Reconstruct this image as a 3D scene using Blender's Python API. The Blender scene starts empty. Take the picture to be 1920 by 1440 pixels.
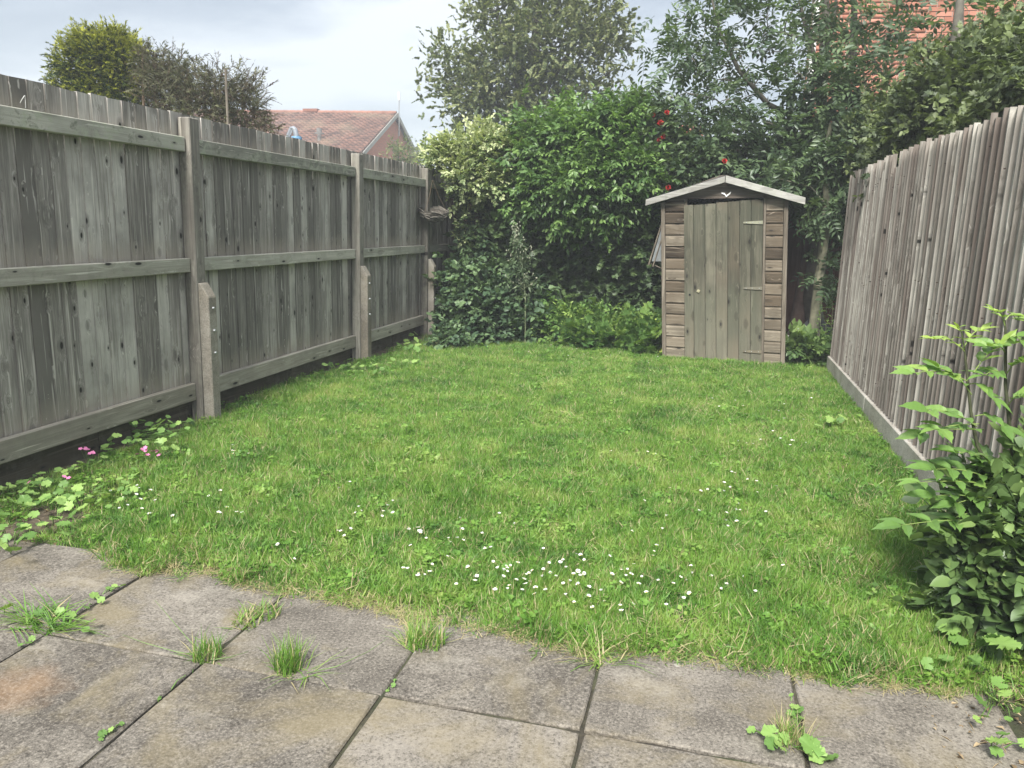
import bpy, math, random
import numpy as np
from mathutils import Matrix, Vector
S = bpy.context.scene
COL = S.collection
R = np.random.RandomState(7)
random.seed(7)

# ------------------------------------------------------------------ camera
FPX, CAMH = 1470.0, 1.38
_yc = np.array([1335-960.0, 430-720.0, FPX]); _yc /= np.linalg.norm(_yc)
_up = np.cross([1, 0.030, 0.0], _yc); _up /= np.linalg.norm(_up)
if _up[1] > 0: _up = -_up
_xc = np.cross(_yc, _up)
M = np.stack([_xc, _yc, _up], axis=1)          # world -> camera (x right, y down, z forward)
cam_d = bpy.data.cameras.new('camera'); cam = bpy.data.objects.new('camera', cam_d); COL.objects.link(cam)
rt, dn, fw = M[0], M[1], M[2]
mw = Matrix(((rt[0], -dn[0], -fw[0], 0), (rt[1], -dn[1], -fw[1], 0), (rt[2], -dn[2], -fw[2], CAMH), (0, 0, 0, 1)))
cam.matrix_world = mw
cam_d.sensor_width = 36; cam_d.lens = FPX/1920*36; cam_d.clip_end = 3000; cam_d.clip_start = 0.05
S.camera = cam

def at(px, py, Y):
    "world point at depth Y seen at a photo position (used to survey where things stand)"
    d = M.T @ np.array([px-960, py-720, FPX]); t = Y/d[1]
    return d*t + np.array([0, 0, CAMH])
def gnd(px, py, z=0.0):
    d = M.T @ np.array([px-960, py-720, FPX]); t = (z-CAMH)/d[2]
    return d*t + np.array([0, 0, CAMH])

# ------------------------------------------------------------------ world, sun, exposure
SUN_EL, SUN_AZ = math.radians(48), math.radians(184)     # azimuth clockwise from +Y: behind the camera
W = bpy.data.worlds.new('World'); S.world = W; W.use_nodes = True
nt = W.node_tree; nt.nodes.clear()
def N(t, typ, **k):
    n = t.nodes.new(typ)
    for a, b in k.items(): setattr(n, a, b)
    return n
def L(t, a, b): t.links.new(a, b)
wo = N(nt, 'ShaderNodeOutputWorld'); bg = N(nt, 'ShaderNodeBackground')
sky = N(nt, 'ShaderNodeTexSky', sky_type='NISHITA', sun_disc=False)
sky.sun_elevation = SUN_EL; sky.sun_rotation = SUN_AZ
skm = N(nt, 'ShaderNodeVectorMath', operation='SCALE'); skm.inputs['Scale'].default_value = 0.10
L(nt, sky.outputs[0], skm.inputs[0])
tc = N(nt, 'ShaderNodeTexCoord'); sx = N(nt, 'ShaderNodeSeparateXYZ'); L(nt, tc.outputs['Generated'], sx.inputs[0])
def Mt(t, op, a, b=None, c=None, clamp=False):
    n = N(t, 'ShaderNodeMath', operation=op); n.use_clamp = clamp
    for i, v in enumerate((a, b, c)):
        if v is None: continue
        if isinstance(v, (int, float)): n.inputs[i].default_value = v
        else: L(t, v, n.inputs[i])
    return n.outputs[0]
zz = Mt(nt, 'ADD', Mt(nt, 'MAXIMUM', sx.outputs[2], 0.0), 0.16)
cx = N(nt, 'ShaderNodeCombineXYZ'); L(nt, Mt(nt, 'DIVIDE', sx.outputs[0], zz), cx.inputs[0]); L(nt, Mt(nt, 'DIVIDE', sx.outputs[1], zz), cx.inputs[1])
def Noise(t, vec, scale, detail=4, rough=0.5, dist=0.0):
    n = N(t, 'ShaderNodeTexNoise'); n.inputs['Scale'].default_value = scale; n.inputs['Detail'].default_value = detail
    n.inputs['Roughness'].default_value = rough; n.inputs['Distortion'].default_value = dist
    if vec is not None: L(t, vec, n.inputs['Vector'])
    return n.outputs['Fac']
def Ramp(t, fac, stops, interp='LINEAR'):
    n = N(t, 'ShaderNodeValToRGB'); cr = n.color_ramp; cr.interpolation = interp
    while len(cr.elements) < len(stops): cr.elements.new(0.5)
    for e, (p, c) in zip(cr.elements, stops):
        e.position = p; e.color = (*c, 1) if len(c) == 3 else c
    if fac is not None: L(t, fac, n.inputs[0])
    return n.outputs[0]
def Mix(t, fac, a, b, typ='MIX'):
    n = N(t, 'ShaderNodeMix', data_type='RGBA', blend_type=typ)
    for i, v in ((0, fac), (6, a), (7, b)):
        if isinstance(v, (int, float)): n.inputs[i].default_value = v
        elif isinstance(v, tuple): n.inputs[i].default_value = (*v, 1)
        else: L(t, v, n.inputs[i])
    return n.outputs[2]
cmp_ = N(nt, 'ShaderNodeMapping'); cmp_.inputs['Rotation'].default_value = (0, 0, math.radians(-20)); cmp_.inputs['Scale'].default_value = (.8, 1.15, 1); cmp_.inputs['Location'].default_value = (3.3, 1.2, 0); L(nt, cx.outputs[0], cmp_.inputs[0])
cl = Noise(nt, cmp_.outputs[0], 1.0, 8, 0.55, 0.3)
cloud = Ramp(nt, cl, [(0.34, (.108, .124, .146)), (0.44, (.158, .175, .197)), (0.51, (.222, .236, .253)), (0.60, (.300, .309, .322))])
hor = Ramp(nt, sx.outputs[2], [(0.0, (1, 1, 1)), (0.16, (.35, .35, .35)), (0.30, (0, 0, 0))])
cloud = Mix(nt, Mt(nt, 'MULTIPLY', hor, 0.75), cloud, (.325, .352, .370))
# an overcast sky is brighter overhead than low down (the CIE standard overcast gradient)
gr = Mt(nt, 'ADD', .66, Mt(nt, 'MULTIPLY', Mt(nt, 'MAXIMUM', sx.outputs[2], 0.0), 1.30))
sg = N(nt, 'ShaderNodeVectorMath', operation='SCALE'); L(nt, cloud, sg.inputs[0]); L(nt, gr, sg.inputs['Scale']); cloud = sg.outputs[0]
skc = Mix(nt, 0.90, skm.outputs[0], cloud)
L(nt, skc, bg.inputs['Color']); bg.inputs['Strength'].default_value = 1.0
L(nt, bg.outputs[0], wo.inputs[0])
sd = bpy.data.lights.new('sun', 'SUN'); sd.energy = 2.6; sd.angle = math.radians(16); sd.color = (1, .97, .92)
sun = bpy.data.objects.new('sun', sd); COL.objects.link(sun)
sdir = Vector((math.sin(SUN_AZ)*math.cos(SUN_EL), math.cos(SUN_AZ)*math.cos(SUN_EL), math.sin(SUN_EL)))
sun.rotation_euler = sdir.to_track_quat('Z', 'Y').to_euler()
S.view_settings.view_transform = 'Standard'; S.view_settings.look = 'None'; S.view_settings.gamma = 1
S.view_settings.use_curve_mapping = False; S.view_settings.exposure = 1.75
S.cycles.max_bounces = 8; S.cycles.transparent_max_bounces = 8

# ------------------------------------------------------------------ helpers
def mesh(name, V, F):
    "F: int array (n,3) or (n,4), or a list of index lists"
    me = bpy.data.meshes.new(name); V = np.asarray(V, np.float32)
    if isinstance(F, np.ndarray):
        k = F.shape[1]; n = len(F)
        me.vertices.add(len(V)); me.vertices.foreach_set('co', V.ravel())
        me.loops.add(n*k); me.loops.foreach_set('vertex_index', F.astype(np.int32).ravel())
        me.polygons.add(n); me.polygons.foreach_set('loop_start', np.arange(0, n*k, k, dtype=np.int32))
        me.update(calc_edges=True)
    else:
        me.from_pydata([tuple(map(float, v)) for v in V], [], [list(map(int, f)) for f in F]); me.update()
    return me
def obj(name, me, mat=None, parent=None, loc=None, rot=None, kind=None, smooth=False):
    o = bpy.data.objects.new(name, me); COL.objects.link(o)
    if mat is not None and len(me.materials) == 0: me.materials.append(mat)
    if parent is not None: o.parent = parent
    if loc is not None: o.location = tuple(map(float, loc))
    if rot is not None: o.rotation_euler = rot
    if kind: o['kind'] = kind
    if smooth: me.polygons.foreach_set('use_smooth', np.ones(len(me.polygons), bool))
    return o
def thing(name, label, cat, loc=(0, 0, 0), group=None):
    o = bpy.data.objects.new(name, None); COL.objects.link(o); o.location = tuple(map(float, loc)); o.empty_display_size = .1
    return tag(o, label, cat, group)
def tag(o, label, cat, group=None):
    o['label'] = label; o['category'] = cat
    if group: o['group'] = group
    return o
def setattr_f(me, name, vals):
    a = me.attributes.new(name, 'FLOAT', 'POINT'); a.data.foreach_set('value', np.asarray(vals, np.float32))
class MB:
    def __init__(s): s.V = []; s.F = []
    def add(s, V, F):
        b = len(s.V); s.V += [tuple(v) for v in V]; s.F += [[i+b for i in f] for f in F]
    def box(s, x0, x1, y0, y1, z0, z1):
        s.add([(x0,y0,z0),(x1,y0,z0),(x1,y1,z0),(x0,y1,z0),(x0,y0,z1),(x1,y0,z1),(x1,y1,z1),(x0,y1,z1)],
              [(0,3,2,1),(4,5,6,7),(0,1,5,4),(1,2,6,5),(2,3,7,6),(3,0,4,7)])
    def me(s, name): return mesh(name, np.array(s.V), s.F)
def boxme(name, x0, x1, y0, y1, z0, z1, bev=0.0, sub=None):
    "box with chamfered long edges"
    m = MB(); m.box(x0, x1, y0, y1, z0, z1); me = m.me(name)
    if bev:
        import bmesh
        bm = bmesh.new(); bm.from_mesh(me)
        bmesh.ops.bevel(bm, geom=list(bm.edges), offset=bev, segments=1, affect='EDGES')
        bm.to_mesh(me); bm.free(); me.update()
    return me
def tube_arrays(P, r, n=6):
    P = np.asarray(P, float); r = np.broadcast_to(np.asarray(r, float), (len(P),))
    T = np.gradient(P, axis=0); T /= np.linalg.norm(T, axis=1)[:, None]+1e-9
    ref = np.array([0.3, 0.9, 0.1]) if abs(T[0][2]) > .7 else np.array([0, 0, 1.])
    A = np.cross(T, ref); A /= np.linalg.norm(A, axis=1)[:, None]+1e-9; B = np.cross(T, A)
    th = np.arange(n)*2*math.pi/n
    V = (P[:, None] + r[:, None, None]*(A[:, None]*np.cos(th)[None, :, None] + B[:, None]*np.sin(th)[None, :, None])).reshape(-1, 3)
    i = np.arange(len(P)-1)[:, None]*n; j = np.arange(n)[None]; k = (j+1) % n
    F = np.stack([i+j, i+k, i+n+k, i+n+j], -1).reshape(-1, 4)
    return V, F
def tubes(name, lst, n=6):
    Vs, Fs, b = [], [], 0
    for P, r in lst:
        V, F = tube_arrays(P, r, n); Vs.append(V); Fs.append(F+b); b += len(V)
    return mesh(name, np.concatenate(Vs), np.concatenate(Fs))
def merge(parts):
    V = []; F = []; b = 0
    for v, f in parts: V.append(v); F.append(np.asarray(f)+b); b += len(v)
    return np.concatenate(V), np.concatenate(F)

# ------------------------------------------------------------------ materials
def newmat(name):
    m = bpy.data.materials.new(name); m.use_nodes = True; t = m.node_tree; t.nodes.clear()
    o = N(t, 'ShaderNodeOutputMaterial'); p = N(t, 'ShaderNodeBsdfPrincipled'); L(t, p.outputs[0], o.inputs[0])
    return m, t, p, o
def coord(t, kind='Object', scale=(1, 1, 1), rnd=0.0):
    c = N(t, 'ShaderNodeTexCoord'); out = c.outputs[kind]
    if rnd:
        oi = N(t, 'ShaderNodeObjectInfo'); v = N(t, 'ShaderNodeVectorMath', operation='MULTIPLY_ADD')
        cb = N(t, 'ShaderNodeCombineXYZ')
        L(t, oi.outputs['Random'], cb.inputs[0]); L(t, oi.outputs['Random'], cb.inputs[1]); L(t, oi.outputs['Random'], cb.inputs[2])
        L(t, cb.outputs[0], v.inputs[0]); v.inputs[1].default_value = (rnd, rnd*1.7, rnd*2.3); L(t, out, v.inputs[2]); out = v.outputs[0]
    mp = N(t, 'ShaderNodeMapping'); mp.inputs['Scale'].default_value = scale; L(t, out, mp.inputs[0])
    return mp.outputs[0]
def bump(t, p, h, strength=0.3, dist=0.01):
    b = N(t, 'ShaderNodeBump'); b.inputs['Strength'].default_value = strength; b.inputs['Distance'].default_value = dist
    L(t, h, b.inputs['Height']); L(t, b.outputs[0], p.inputs['Normal'])
def wood(name, dark, mid, light, axis='Z', knots=True, lichen=0.0, dirt_glare=None, fine=1.0, algae=0.0, brownmix=None, spread=0.5, face='x'):
    m, t, p, o = newmat(name)
    g = {'Z': (1, 1, .035), 'X': (.035, 1, 1), 'Y': (1, .035, 1)}[axis]
    sc = lambda k: tuple(k*a for a in g)
    base = coord(t, 'Object', (1, 1, 1), 31.0)
    kv = N(t, 'ShaderNodeTexVoronoi', feature='F1'); kv.inputs['Scale'].default_value = 1.0
    kv.voronoi_dimensions = '2D'; ksp = N(t, 'ShaderNodeSeparateXYZ'); L(t, base, ksp.inputs[0]); kcb = N(t, 'ShaderNodeCombineXYZ')
    u_, v_, su, sv = {'Zx': (1, 2, 8.5, 4.6), 'Zy': (0, 2, 9.5, 4.2), 'Xy': (0, 2, 3.4, 11), 'Xx': (0, 2, 3.4, 11), 'Yx': (1, 2, 3.4, 11)}[axis+face]
    L(t, Mt(t, 'MULTIPLY', ksp.outputs[u_], su), kcb.inputs[0]); L(t, Mt(t, 'MULTIPLY', ksp.outputs[v_], sv), kcb.inputs[1]); L(t, kcb.outputs[0], kv.inputs['Vector'])
    ksc = N(t, 'ShaderNodeSeparateColor'); L(t, kv.outputs['Color'], ksc.inputs[0])
    kd = Mt(t, 'DIVIDE', kv.outputs['Distance'], Mt(t, 'ADD', .45, ksc.outputs[2]))
    near = Mt(t, 'SUBTRACT', 1.0, Mt(t, 'MULTIPLY', kd, 3.2), clamp=True)
    # grain bends round the knots
    wv = N(t, 'ShaderNodeVectorMath', operation='SCALE'); cb = N(t, 'ShaderNodeCombineXYZ')
    k2 = Mt(t, 'MULTIPLY', near, 0.03 if knots else 0.0)
    for i in range(3): L(t, k2, cb.inputs[i])
    va = N(t, 'ShaderNodeVectorMath', operation='ADD'); L(t, base, va.inputs[0]); L(t, cb.outputs[0], va.inputs[1])
    def mapped(k):
        q = N(t, 'ShaderNodeMapping'); q.inputs['Scale'].default_value = sc(k); L(t, va.outputs[0], q.inputs[0]); return q.outputs[0]
    g1 = Noise(t, mapped(34*fine), 1, 5, .66, .5)
    g2 = Noise(t, mapped(150*fine), 1, 3, .6, .2)
    g3 = Noise(t, mapped(11), 1, 4, .5, .6)
    f = Mt(t, 'ADD', Mt(t, 'MULTIPLY', g1, .45), Mt(t, 'ADD', Mt(t, 'MULTIPLY', g2, .25), Mt(t, 'MULTIPLY', g3, .30)))
    oi = N(t, 'ShaderNodeObjectInfo')
    f = Mt(t, 'ADD', f, Mt(t, 'MULTIPLY', Mt(t, 'SUBTRACT', oi.outputs['Random'], .5), .16*spread*2))
    c = Ramp(t, f, [(.385, dark), (.495, mid), (.61, light)])
    st = Noise(t, base, 2.6, 4, .6)
    c = Mix(t, Ramp(t, st, [(.42, (0, 0, 0)), (.62, (.55, .55, .55))]), c, tuple(.62*a for a in mid))
    pale = Noise(t, mapped(55), 1, 2, .5)
    c = Mix(t, Ramp(t, pale, [(.62, (0, 0, 0)), (.70, (.55, .55, .55))]), c, tuple(min(1, 1.35*a) for a in light))
    if brownmix:
        q = Noise(t, base, .9, 3, .5); c = Mix(t, Ramp(t, q, [(.45, (0, 0, 0)), (.6, (.7, .7, .7))]), c, brownmix)
    if algae:
        q = Noise(t, coord(t, 'Object', (3, 3, .8)), 1, 3, .5); c = Mix(t, Mt(t, 'MULTIPLY', Ramp(t, q, [(.35, (0, 0, 0)), (.6, (1, 1, 1))]), algae), c, (.072, .088, .058))
    if dirt_glare:
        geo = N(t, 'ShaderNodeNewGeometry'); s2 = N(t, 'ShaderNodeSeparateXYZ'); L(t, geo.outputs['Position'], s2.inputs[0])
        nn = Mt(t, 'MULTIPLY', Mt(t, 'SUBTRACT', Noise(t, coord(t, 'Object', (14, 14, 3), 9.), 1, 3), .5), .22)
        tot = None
        for z0, h, a in dirt_glare:
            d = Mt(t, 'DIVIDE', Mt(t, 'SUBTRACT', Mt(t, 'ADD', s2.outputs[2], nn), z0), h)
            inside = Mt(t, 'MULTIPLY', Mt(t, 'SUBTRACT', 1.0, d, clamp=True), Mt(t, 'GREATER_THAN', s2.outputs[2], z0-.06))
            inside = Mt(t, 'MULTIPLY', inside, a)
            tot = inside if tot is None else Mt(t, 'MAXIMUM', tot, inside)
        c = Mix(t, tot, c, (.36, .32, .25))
    if lichen:
        q = Noise(t, base, 18, 5, .65, .3); q2 = Noise(t, base, 3.5, 2)
        lf = Mt(t, 'MULTIPLY', Ramp(t, q, [(.46, (0, 0, 0)), (.58, (1, 1, 1))]), Ramp(t, q2, [(.40, (0, 0, 0)), (.55, (1, 1, 1))]))
        c = Mix(t, Mt(t, 'MULTIPLY', lf, lichen), c, (.34, .36, .27))
        q = Noise(t, base, 11, 5, .7, .3)
        c = Mix(t, Mt(t, 'MULTIPLY', Ramp(t, q, [(.56, (0, 0, 0)), (.64, (1, 1, 1))]), lichen*.8), c, (.10, .11, .075))
    if knots:
        scn = N(t, 'ShaderNodeSeparateColor'); L(t, kv.outputs['Color'], scn.inputs[0])
        sel = Mt(t, 'GREATER_THAN', scn.outputs[0], .50)
        ring = Mt(t, 'MULTIPLY', Ramp(t, kd, [(.0, (1, 1, 1)), (.13, (.8, .8, .8)), (.19, (0, 0, 0))]), sel)
        c = Mix(t, Mt(t, 'MULTIPLY', ring, .45), c, tuple(.7*a for a in dark))
        core = Mt(t, 'MULTIPLY', Ramp(t, kd, [(.0, (1, 1, 1)), (.05, (1, 1, 1)), (.085, (0, 0, 0))]), Mt(t, 'GREATER_THAN', scn.outputs[0], .72))
        c = Mix(t, core, c, (.022, .020, .017))
        crack = Mt(t, 'MULTIPLY', Mt(t, 'LESS_THAN', g1, .30), .6)
        c = Mix(t, crack, c, tuple(.35*a for a in dark))
    L(t, c, p.inputs['Base Color']); p.inputs['Roughness'].default_value = .88; p.inputs['Specular IOR Level'].default_value = .25
    bump(t, p, Mt(t, 'ADD', g1, Mt(t, 'MULTIPLY', g2, .5)), .55, .004)
    return m
def concrete(name, dark, mid, light, moss=0.4, rnd=True, speck=1.0, pale=0.5):
    m, t, p, o = newmat(name)
    v = coord(t, 'Object', (1, 1, 1), 17.0 if rnd else 0.0)
    n1 = Noise(t, v, 3.2, 6, .6, .3); n2 = Noise(t, v, 105, 4, .70); n3 = Noise(t, v, 210, 3, .7); n4 = Noise(t, v, 17, 4, .6)
    f = Mt(t, 'ADD', Mt(t, 'MULTIPLY', n1, .40), Mt(t, 'ADD', Mt(t, 'MULTIPLY', n2, .30*speck), Mt(t, 'ADD', Mt(t, 'MULTIPLY', n3, .14*speck), Mt(t, 'MULTIPLY', n4, .16))))
    oi = N(t, 'ShaderNodeObjectInfo')
    f = Mt(t, 'ADD', f, Mt(t, 'MULTIPLY', Mt(t, 'SUBTRACT', oi.outputs['Random'], .5), .08))
    c = Ramp(t, f, [(.38*(.5+.5*speck), dark), (.50*(.5+.5*speck), mid), (.62*(.5+.5*speck), light)])
    c = Mix(t, Mt(t, 'MULTIPLY', Mt(t, 'GREATER_THAN', n2, .57), .30*speck), c, tuple(1.5*a for a in light))
    c = Mix(t, Mt(t, 'MULTIPLY', Mt(t, 'LESS_THAN', n2, .42), .45*speck), c, tuple(.30*a for a in dark))
    q = Noise(t, v, 2.2, 5, .65, .5); c = Mix(t, Mt(t, 'MULTIPLY', Ramp(t, q, [(.50, (0, 0, 0)), (.66, (1, 1, 1))]), moss), c, (.20, .165, .095))
    q = Noise(t, v, 4.5, 6, .75, .3); c = Mix(t, Mt(t, 'MULTIPLY', Ramp(t, q, [(.56, (0, 0, 0)), (.66, (1, 1, 1))]), pale*.4), c, (.40, .37, .31))
    vo = N(t, 'ShaderNodeTexVoronoi', feature='F1'); vo.inputs['Scale'].default_value = 7; L(t, v, vo.inputs['Vector'])
    nz = Mt(t, 'MULTIPLY', Noise(t, v, 40, 3), .08)
    sc2 = N(t, 'ShaderNodeSeparateColor'); L(t, vo.outputs['Color'], sc2.inputs[0])
    spot = Mt(t, 'MULTIPLY', Mt(t, 'LESS_THAN', Mt(t, 'ADD', vo.outputs['Distance'], nz), .115), Mt(t, 'GREATER_THAN', sc2.outputs[1], .88))
    c = Mix(t, Mt(t, 'MULTIPLY', spot, .8*pale), c, (.5, .48, .42))
    L(t, c, p.inputs['Base Color']); p.inputs['Roughness'].default_value = .93; p.inputs['Specular IOR Level'].default_value = .2
    bump(t, p, Mt(t, 'ADD', n2, Mt(t, 'MULTIPLY', n1, 1.2)), .6, .004)
    return m, t, c, p
def leafmat(name, stops, transl=.28, rough=.5, spec=.35, var=.10, yellow=None):
    m, t, p, o = newmat(name)
    a = N(t, 'ShaderNodeAttribute', attribute_name='tint')
    geo = N(t, 'ShaderNodeNewGeometry')
    n = Noise(t, geo.outputs['Position'], 2.2, 3)
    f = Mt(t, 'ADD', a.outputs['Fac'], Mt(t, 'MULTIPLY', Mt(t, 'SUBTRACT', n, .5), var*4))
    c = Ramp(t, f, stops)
    L(t, c, p.inputs['Base Color']); p.inputs['Roughness'].default_value = rough; p.inputs['Specular IOR Level'].default_value = spec
    tr = N(t, 'ShaderNodeBsdfTranslucent'); L(t, Mix(t, 1.0, c, (1.25, 1.35, .6), 'MULTIPLY'), tr.inputs[0])
    mx = N(t, 'ShaderNodeMixShader'); mx.inputs[0].default_value = transl
    L(t, p.outputs[0], mx.inputs[1]); L(t, tr.outputs[0], mx.inputs[2]); L(t, mx.outputs[0], o.inputs[0])
    return m
def plain(name, col, rough=.7, var=.25, scale=12, metal=0.0, spec=.4):
    m, t, p, o = newmat(name); n = Noise(t, coord(t, 'Object', (1, 1, 1), 5.), scale, 5, .6)
    c = Ramp(t, n, [(.3, tuple(a*(1-var) for a in col)), (.7, tuple(min(1, a*(1+var)) for a in col))])
    L(t, c, p.inputs['Base Color']); p.inputs['Roughness'].default_value = rough; p.inputs['Metallic'].default_value = metal
    p.inputs['Specular IOR Level'].default_value = spec; bump(t, p, n, .25, .003)
    return m

m_board = wood('weathered_grey_board', (.145, .133, .118), (.30, .277, .248), (.53, .50, .455), 'Z', True, fine=1.7, spread=.9, dirt_glare=[(.25, .16, .55), (1.10, .13, .55), (1.86, .09, .35)])
m_rail = wood('weathered_rail', (.28, .265, .22), (.42, .405, .34), (.53, .515, .45), 'Y', True, lichen=.25, fine=.8)
m_toprail = wood('mossy_top_rail', (.19, .185, .155), (.31, .305, .255), (.43, .42, .355), 'Y', True, lichen=.8, fine=.8)
m_gravelrail = wood('bottom_rail_wood', (.22, .20, .16), (.34, .315, .26), (.45, .42, .35), 'Y', True, lichen=.1, fine=.8)
m_post = wood('fence_post_wood', (.12, .108, .09), (.205, .188, .162), (.31, .29, .25), 'Z', True, lichen=.15)
m_rboard = wood('sawn_grey_board', (.145, .128, .108), (.28, .256, .222), (.45, .425, .375), 'Z', True, brownmix=(.165, .130, .11), spread=.8)
m_clad = wood('brown_cladding', (.024, .017, .011), (.080, .062, .042), (.22, .188, .142), 'X', True, fine=1.1, spread=.9, face='y', dirt_glare=[(-.1, .80, .35)], brownmix=(.13, .100, .068))
m_trim = wood('brown_corner_trim', (.075, .062, .047), (.14, .118, .09), (.23, .20, .16), 'Z', False)
m_door = wood('door_plank_wood', (.038, .034, .024), (.080, .071, .052), (.165, .149, .112), 'Z', True, dirt_glare=[(-.1, 1.1, .22)], algae=.5, fine=1.3, brownmix=(.150, .108, .076), face='y', spread=.5)  # brown and pale lower tones put window glare into the plank colour
m_barge = wood('grey_bargeboard', (.22, .21, .19), (.32, .31, .285), (.42, .41, .38), 'X', True, lichen=.3, fine=.8)
m_base = wood('dark_base_board', (.045, .038, .028), (.085, .072, .052), (.13, .115, .085), 'Y', True, lichen=.1)  # dark brown tone for the boards under the bottom rail
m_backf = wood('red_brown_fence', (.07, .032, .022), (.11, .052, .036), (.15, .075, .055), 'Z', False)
m_slab, _t, _c, _p = concrete('paving_concrete', (.068, .060, .050), (.130, .116, .097), (.215, .193, .162), .55, True, .95)
# orange smudge of a window reflection, painted into the slab colour at near left
geo = N(_t, 'ShaderNodeNewGeometry'); vs = N(_t, 'ShaderNodeVectorMath', operation='SUBTRACT'); L(_t, geo.outputs['Position'], vs.inputs[0])
vs.inputs[1].default_value = tuple(gnd(35, 1292)); vl = N(_t, 'ShaderNodeVectorMath', operation='LENGTH'); L(_t, vs.outputs[0], vl.inputs[0])
rs = Mt(_t, 'ADD', vl.outputs['Value'], Mt(_t, 'MULTIPLY', Mt(_t, 'SUBTRACT', Noise(_t, geo.outputs['Position'], 13, 4), .5), .16))
L(_t, Mix(_t, Ramp(_t, rs, [(.02, (.42, .42, .42)), (.15, (0, 0, 0))]), _c, (.30, .18, .09)), _p.inputs['Base Color'])
m_spur, *_ = concrete('spur_concrete', (.17, .152, .125), (.27, .245, .205), (.37, .345, .295), .35, True, .45, .2)
m_gbase, *_ = concrete('gravel_board', (.26, .235, .20), (.40, .37, .32), (.52, .49, .43), .3, True, .6, .5)

def soilmat(name, a, b, c, moss):
    m, t, p, o = newmat(name); v = coord(t)
    n = Noise(t, v, 9, 8, .7); n2 = Noise(t, v, 60, 4, .7)
    col = Ramp(t, Mt(t, 'ADD', Mt(t, 'MULTIPLY', n, .6), Mt(t, 'MULTIPLY', n2, .4)), [(.38, a), (.5, b), (.64, c)])
    col = Mix(t, Ramp(t, Noise(t, v, 3, 4), [(.45, (0, 0, 0)), (.6, (moss, moss, moss))]), col, (.06, .09, .02))
    L(t, col, p.inputs['Base Color']); p.inputs['Roughness'].default_value = 1; bump(t, p, n2, .8, .02); return m
m_soil = soilmat('soil_litter', (.035, .026, .018), (.085, .064, .042), (.19, .15, .10), .3)
m_sod = soilmat('lawn_soil', (.030, .045, .013), (.055, .085, .02), (.10, .12, .04), .8)
m_land = soilmat('far_ground', (.05, .07, .03), (.07, .10, .04), (.11, .13, .06), .5)

# ------------------------------------------------------------------ leaf templates (verts, tris, tint per vertex)
def leaf(L_, W_, fold=.18, droop=.15, kind='ovate'):
    if kind == 'ovate':
        V = np.array([(0,0,0),(-W_/2,.42*L_,fold*W_),(-W_*.30,.78*L_,fold*W_*.5-droop*L_*.5),(0,L_,-droop*L_),(W_*.30,.78*L_,fold*W_*.5-droop*L_*.5),(W_/2,.42*L_,fold*W_),(0,.5*L_,-.02*L_)])
        F = np.array([(0,6,1),(1,6,2),(2,6,3),(3,6,4),(4,6,5),(5,6,0)])
    elif kind == 'ov2':
        st_ = [(.0, .0), (.16, .30), (.36, .47), (.58, .44), (.78, .28), (.92, .11), (1.0, 0)]; V = []
        for tt, w in st_: z = -droop*L_*tt*tt; V += [(-w*W_, tt*L_, z+fold*W_*w), (0, tt*L_, z), (w*W_, tt*L_, z+fold*W_*w)]
        F = []
        for q_ in range(6): b = 3*q_; F += [(b, b+1, b+4), (b, b+4, b+3), (b+1, b+2, b+5), (b+1, b+5, b+4)]
        V = np.array(V); F = np.array(F)
    elif kind == 'thin':
        V = np.array([(0,0,0),(-W_/2,.45*L_,fold*W_),(0,L_,-droop*L_),(W_/2,.45*L_,fold*W_)]); F = np.array([(0,2,1),(0,3,2)])
    elif kind == 'lobed':      # maple / ivy
        a = [(0,0),(-.34,-.08),(-.62,.16),(-.30,.30),(-.55,.66),(-.18,.58),(0,1.0),(.18,.58),(.55,.66),(.30,.30),(.62,.16),(.34,-.08)]
        V = np.array([(x*W_, y*L_, fold*W_*abs(x)-droop*L_*max(0, y-.4)) for x, y in a]+[(0,.30*L_,0)])
        n = len(a); F = np.array([(n, (i+1) % n, i) for i in range(n)])
    elif kind == 'round':      # geranium / mallow: lobed, pleated
        n = 37; V = []
        for i in range(n):
            th = -math.pi/2+.22+(2*math.pi-.44)*i/(n-1); q = i % 2
            lob = 1 + .085*math.cos(6*(th+math.pi/2)); r = .5*(lob*(1.0 if q else .95))
            V.append((W_*r*math.cos(th), L_*(.42+r*math.sin(th)), (.05 if q else -.02)*W_+fold*W_*r*r))
        V.append((0, .36*L_, 0)); V = np.array(V); F = np.array([(n, i, i+1) for i in range(n-1)])
    V = np.asarray(V, float)
    return V, F
def rotm(ax, an):
    return np.array(Matrix.Rotation(an, 3, Vector(ax)))
def rot_yz(Y, Zup):
    Y = Y/np.linalg.norm(Y); X = np.cross(Y, Zup); X = X/(np.linalg.norm(X)+1e-9); Z = np.cross(X, Y)
    return np.stack([X, Y, Z], axis=-1)
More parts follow.
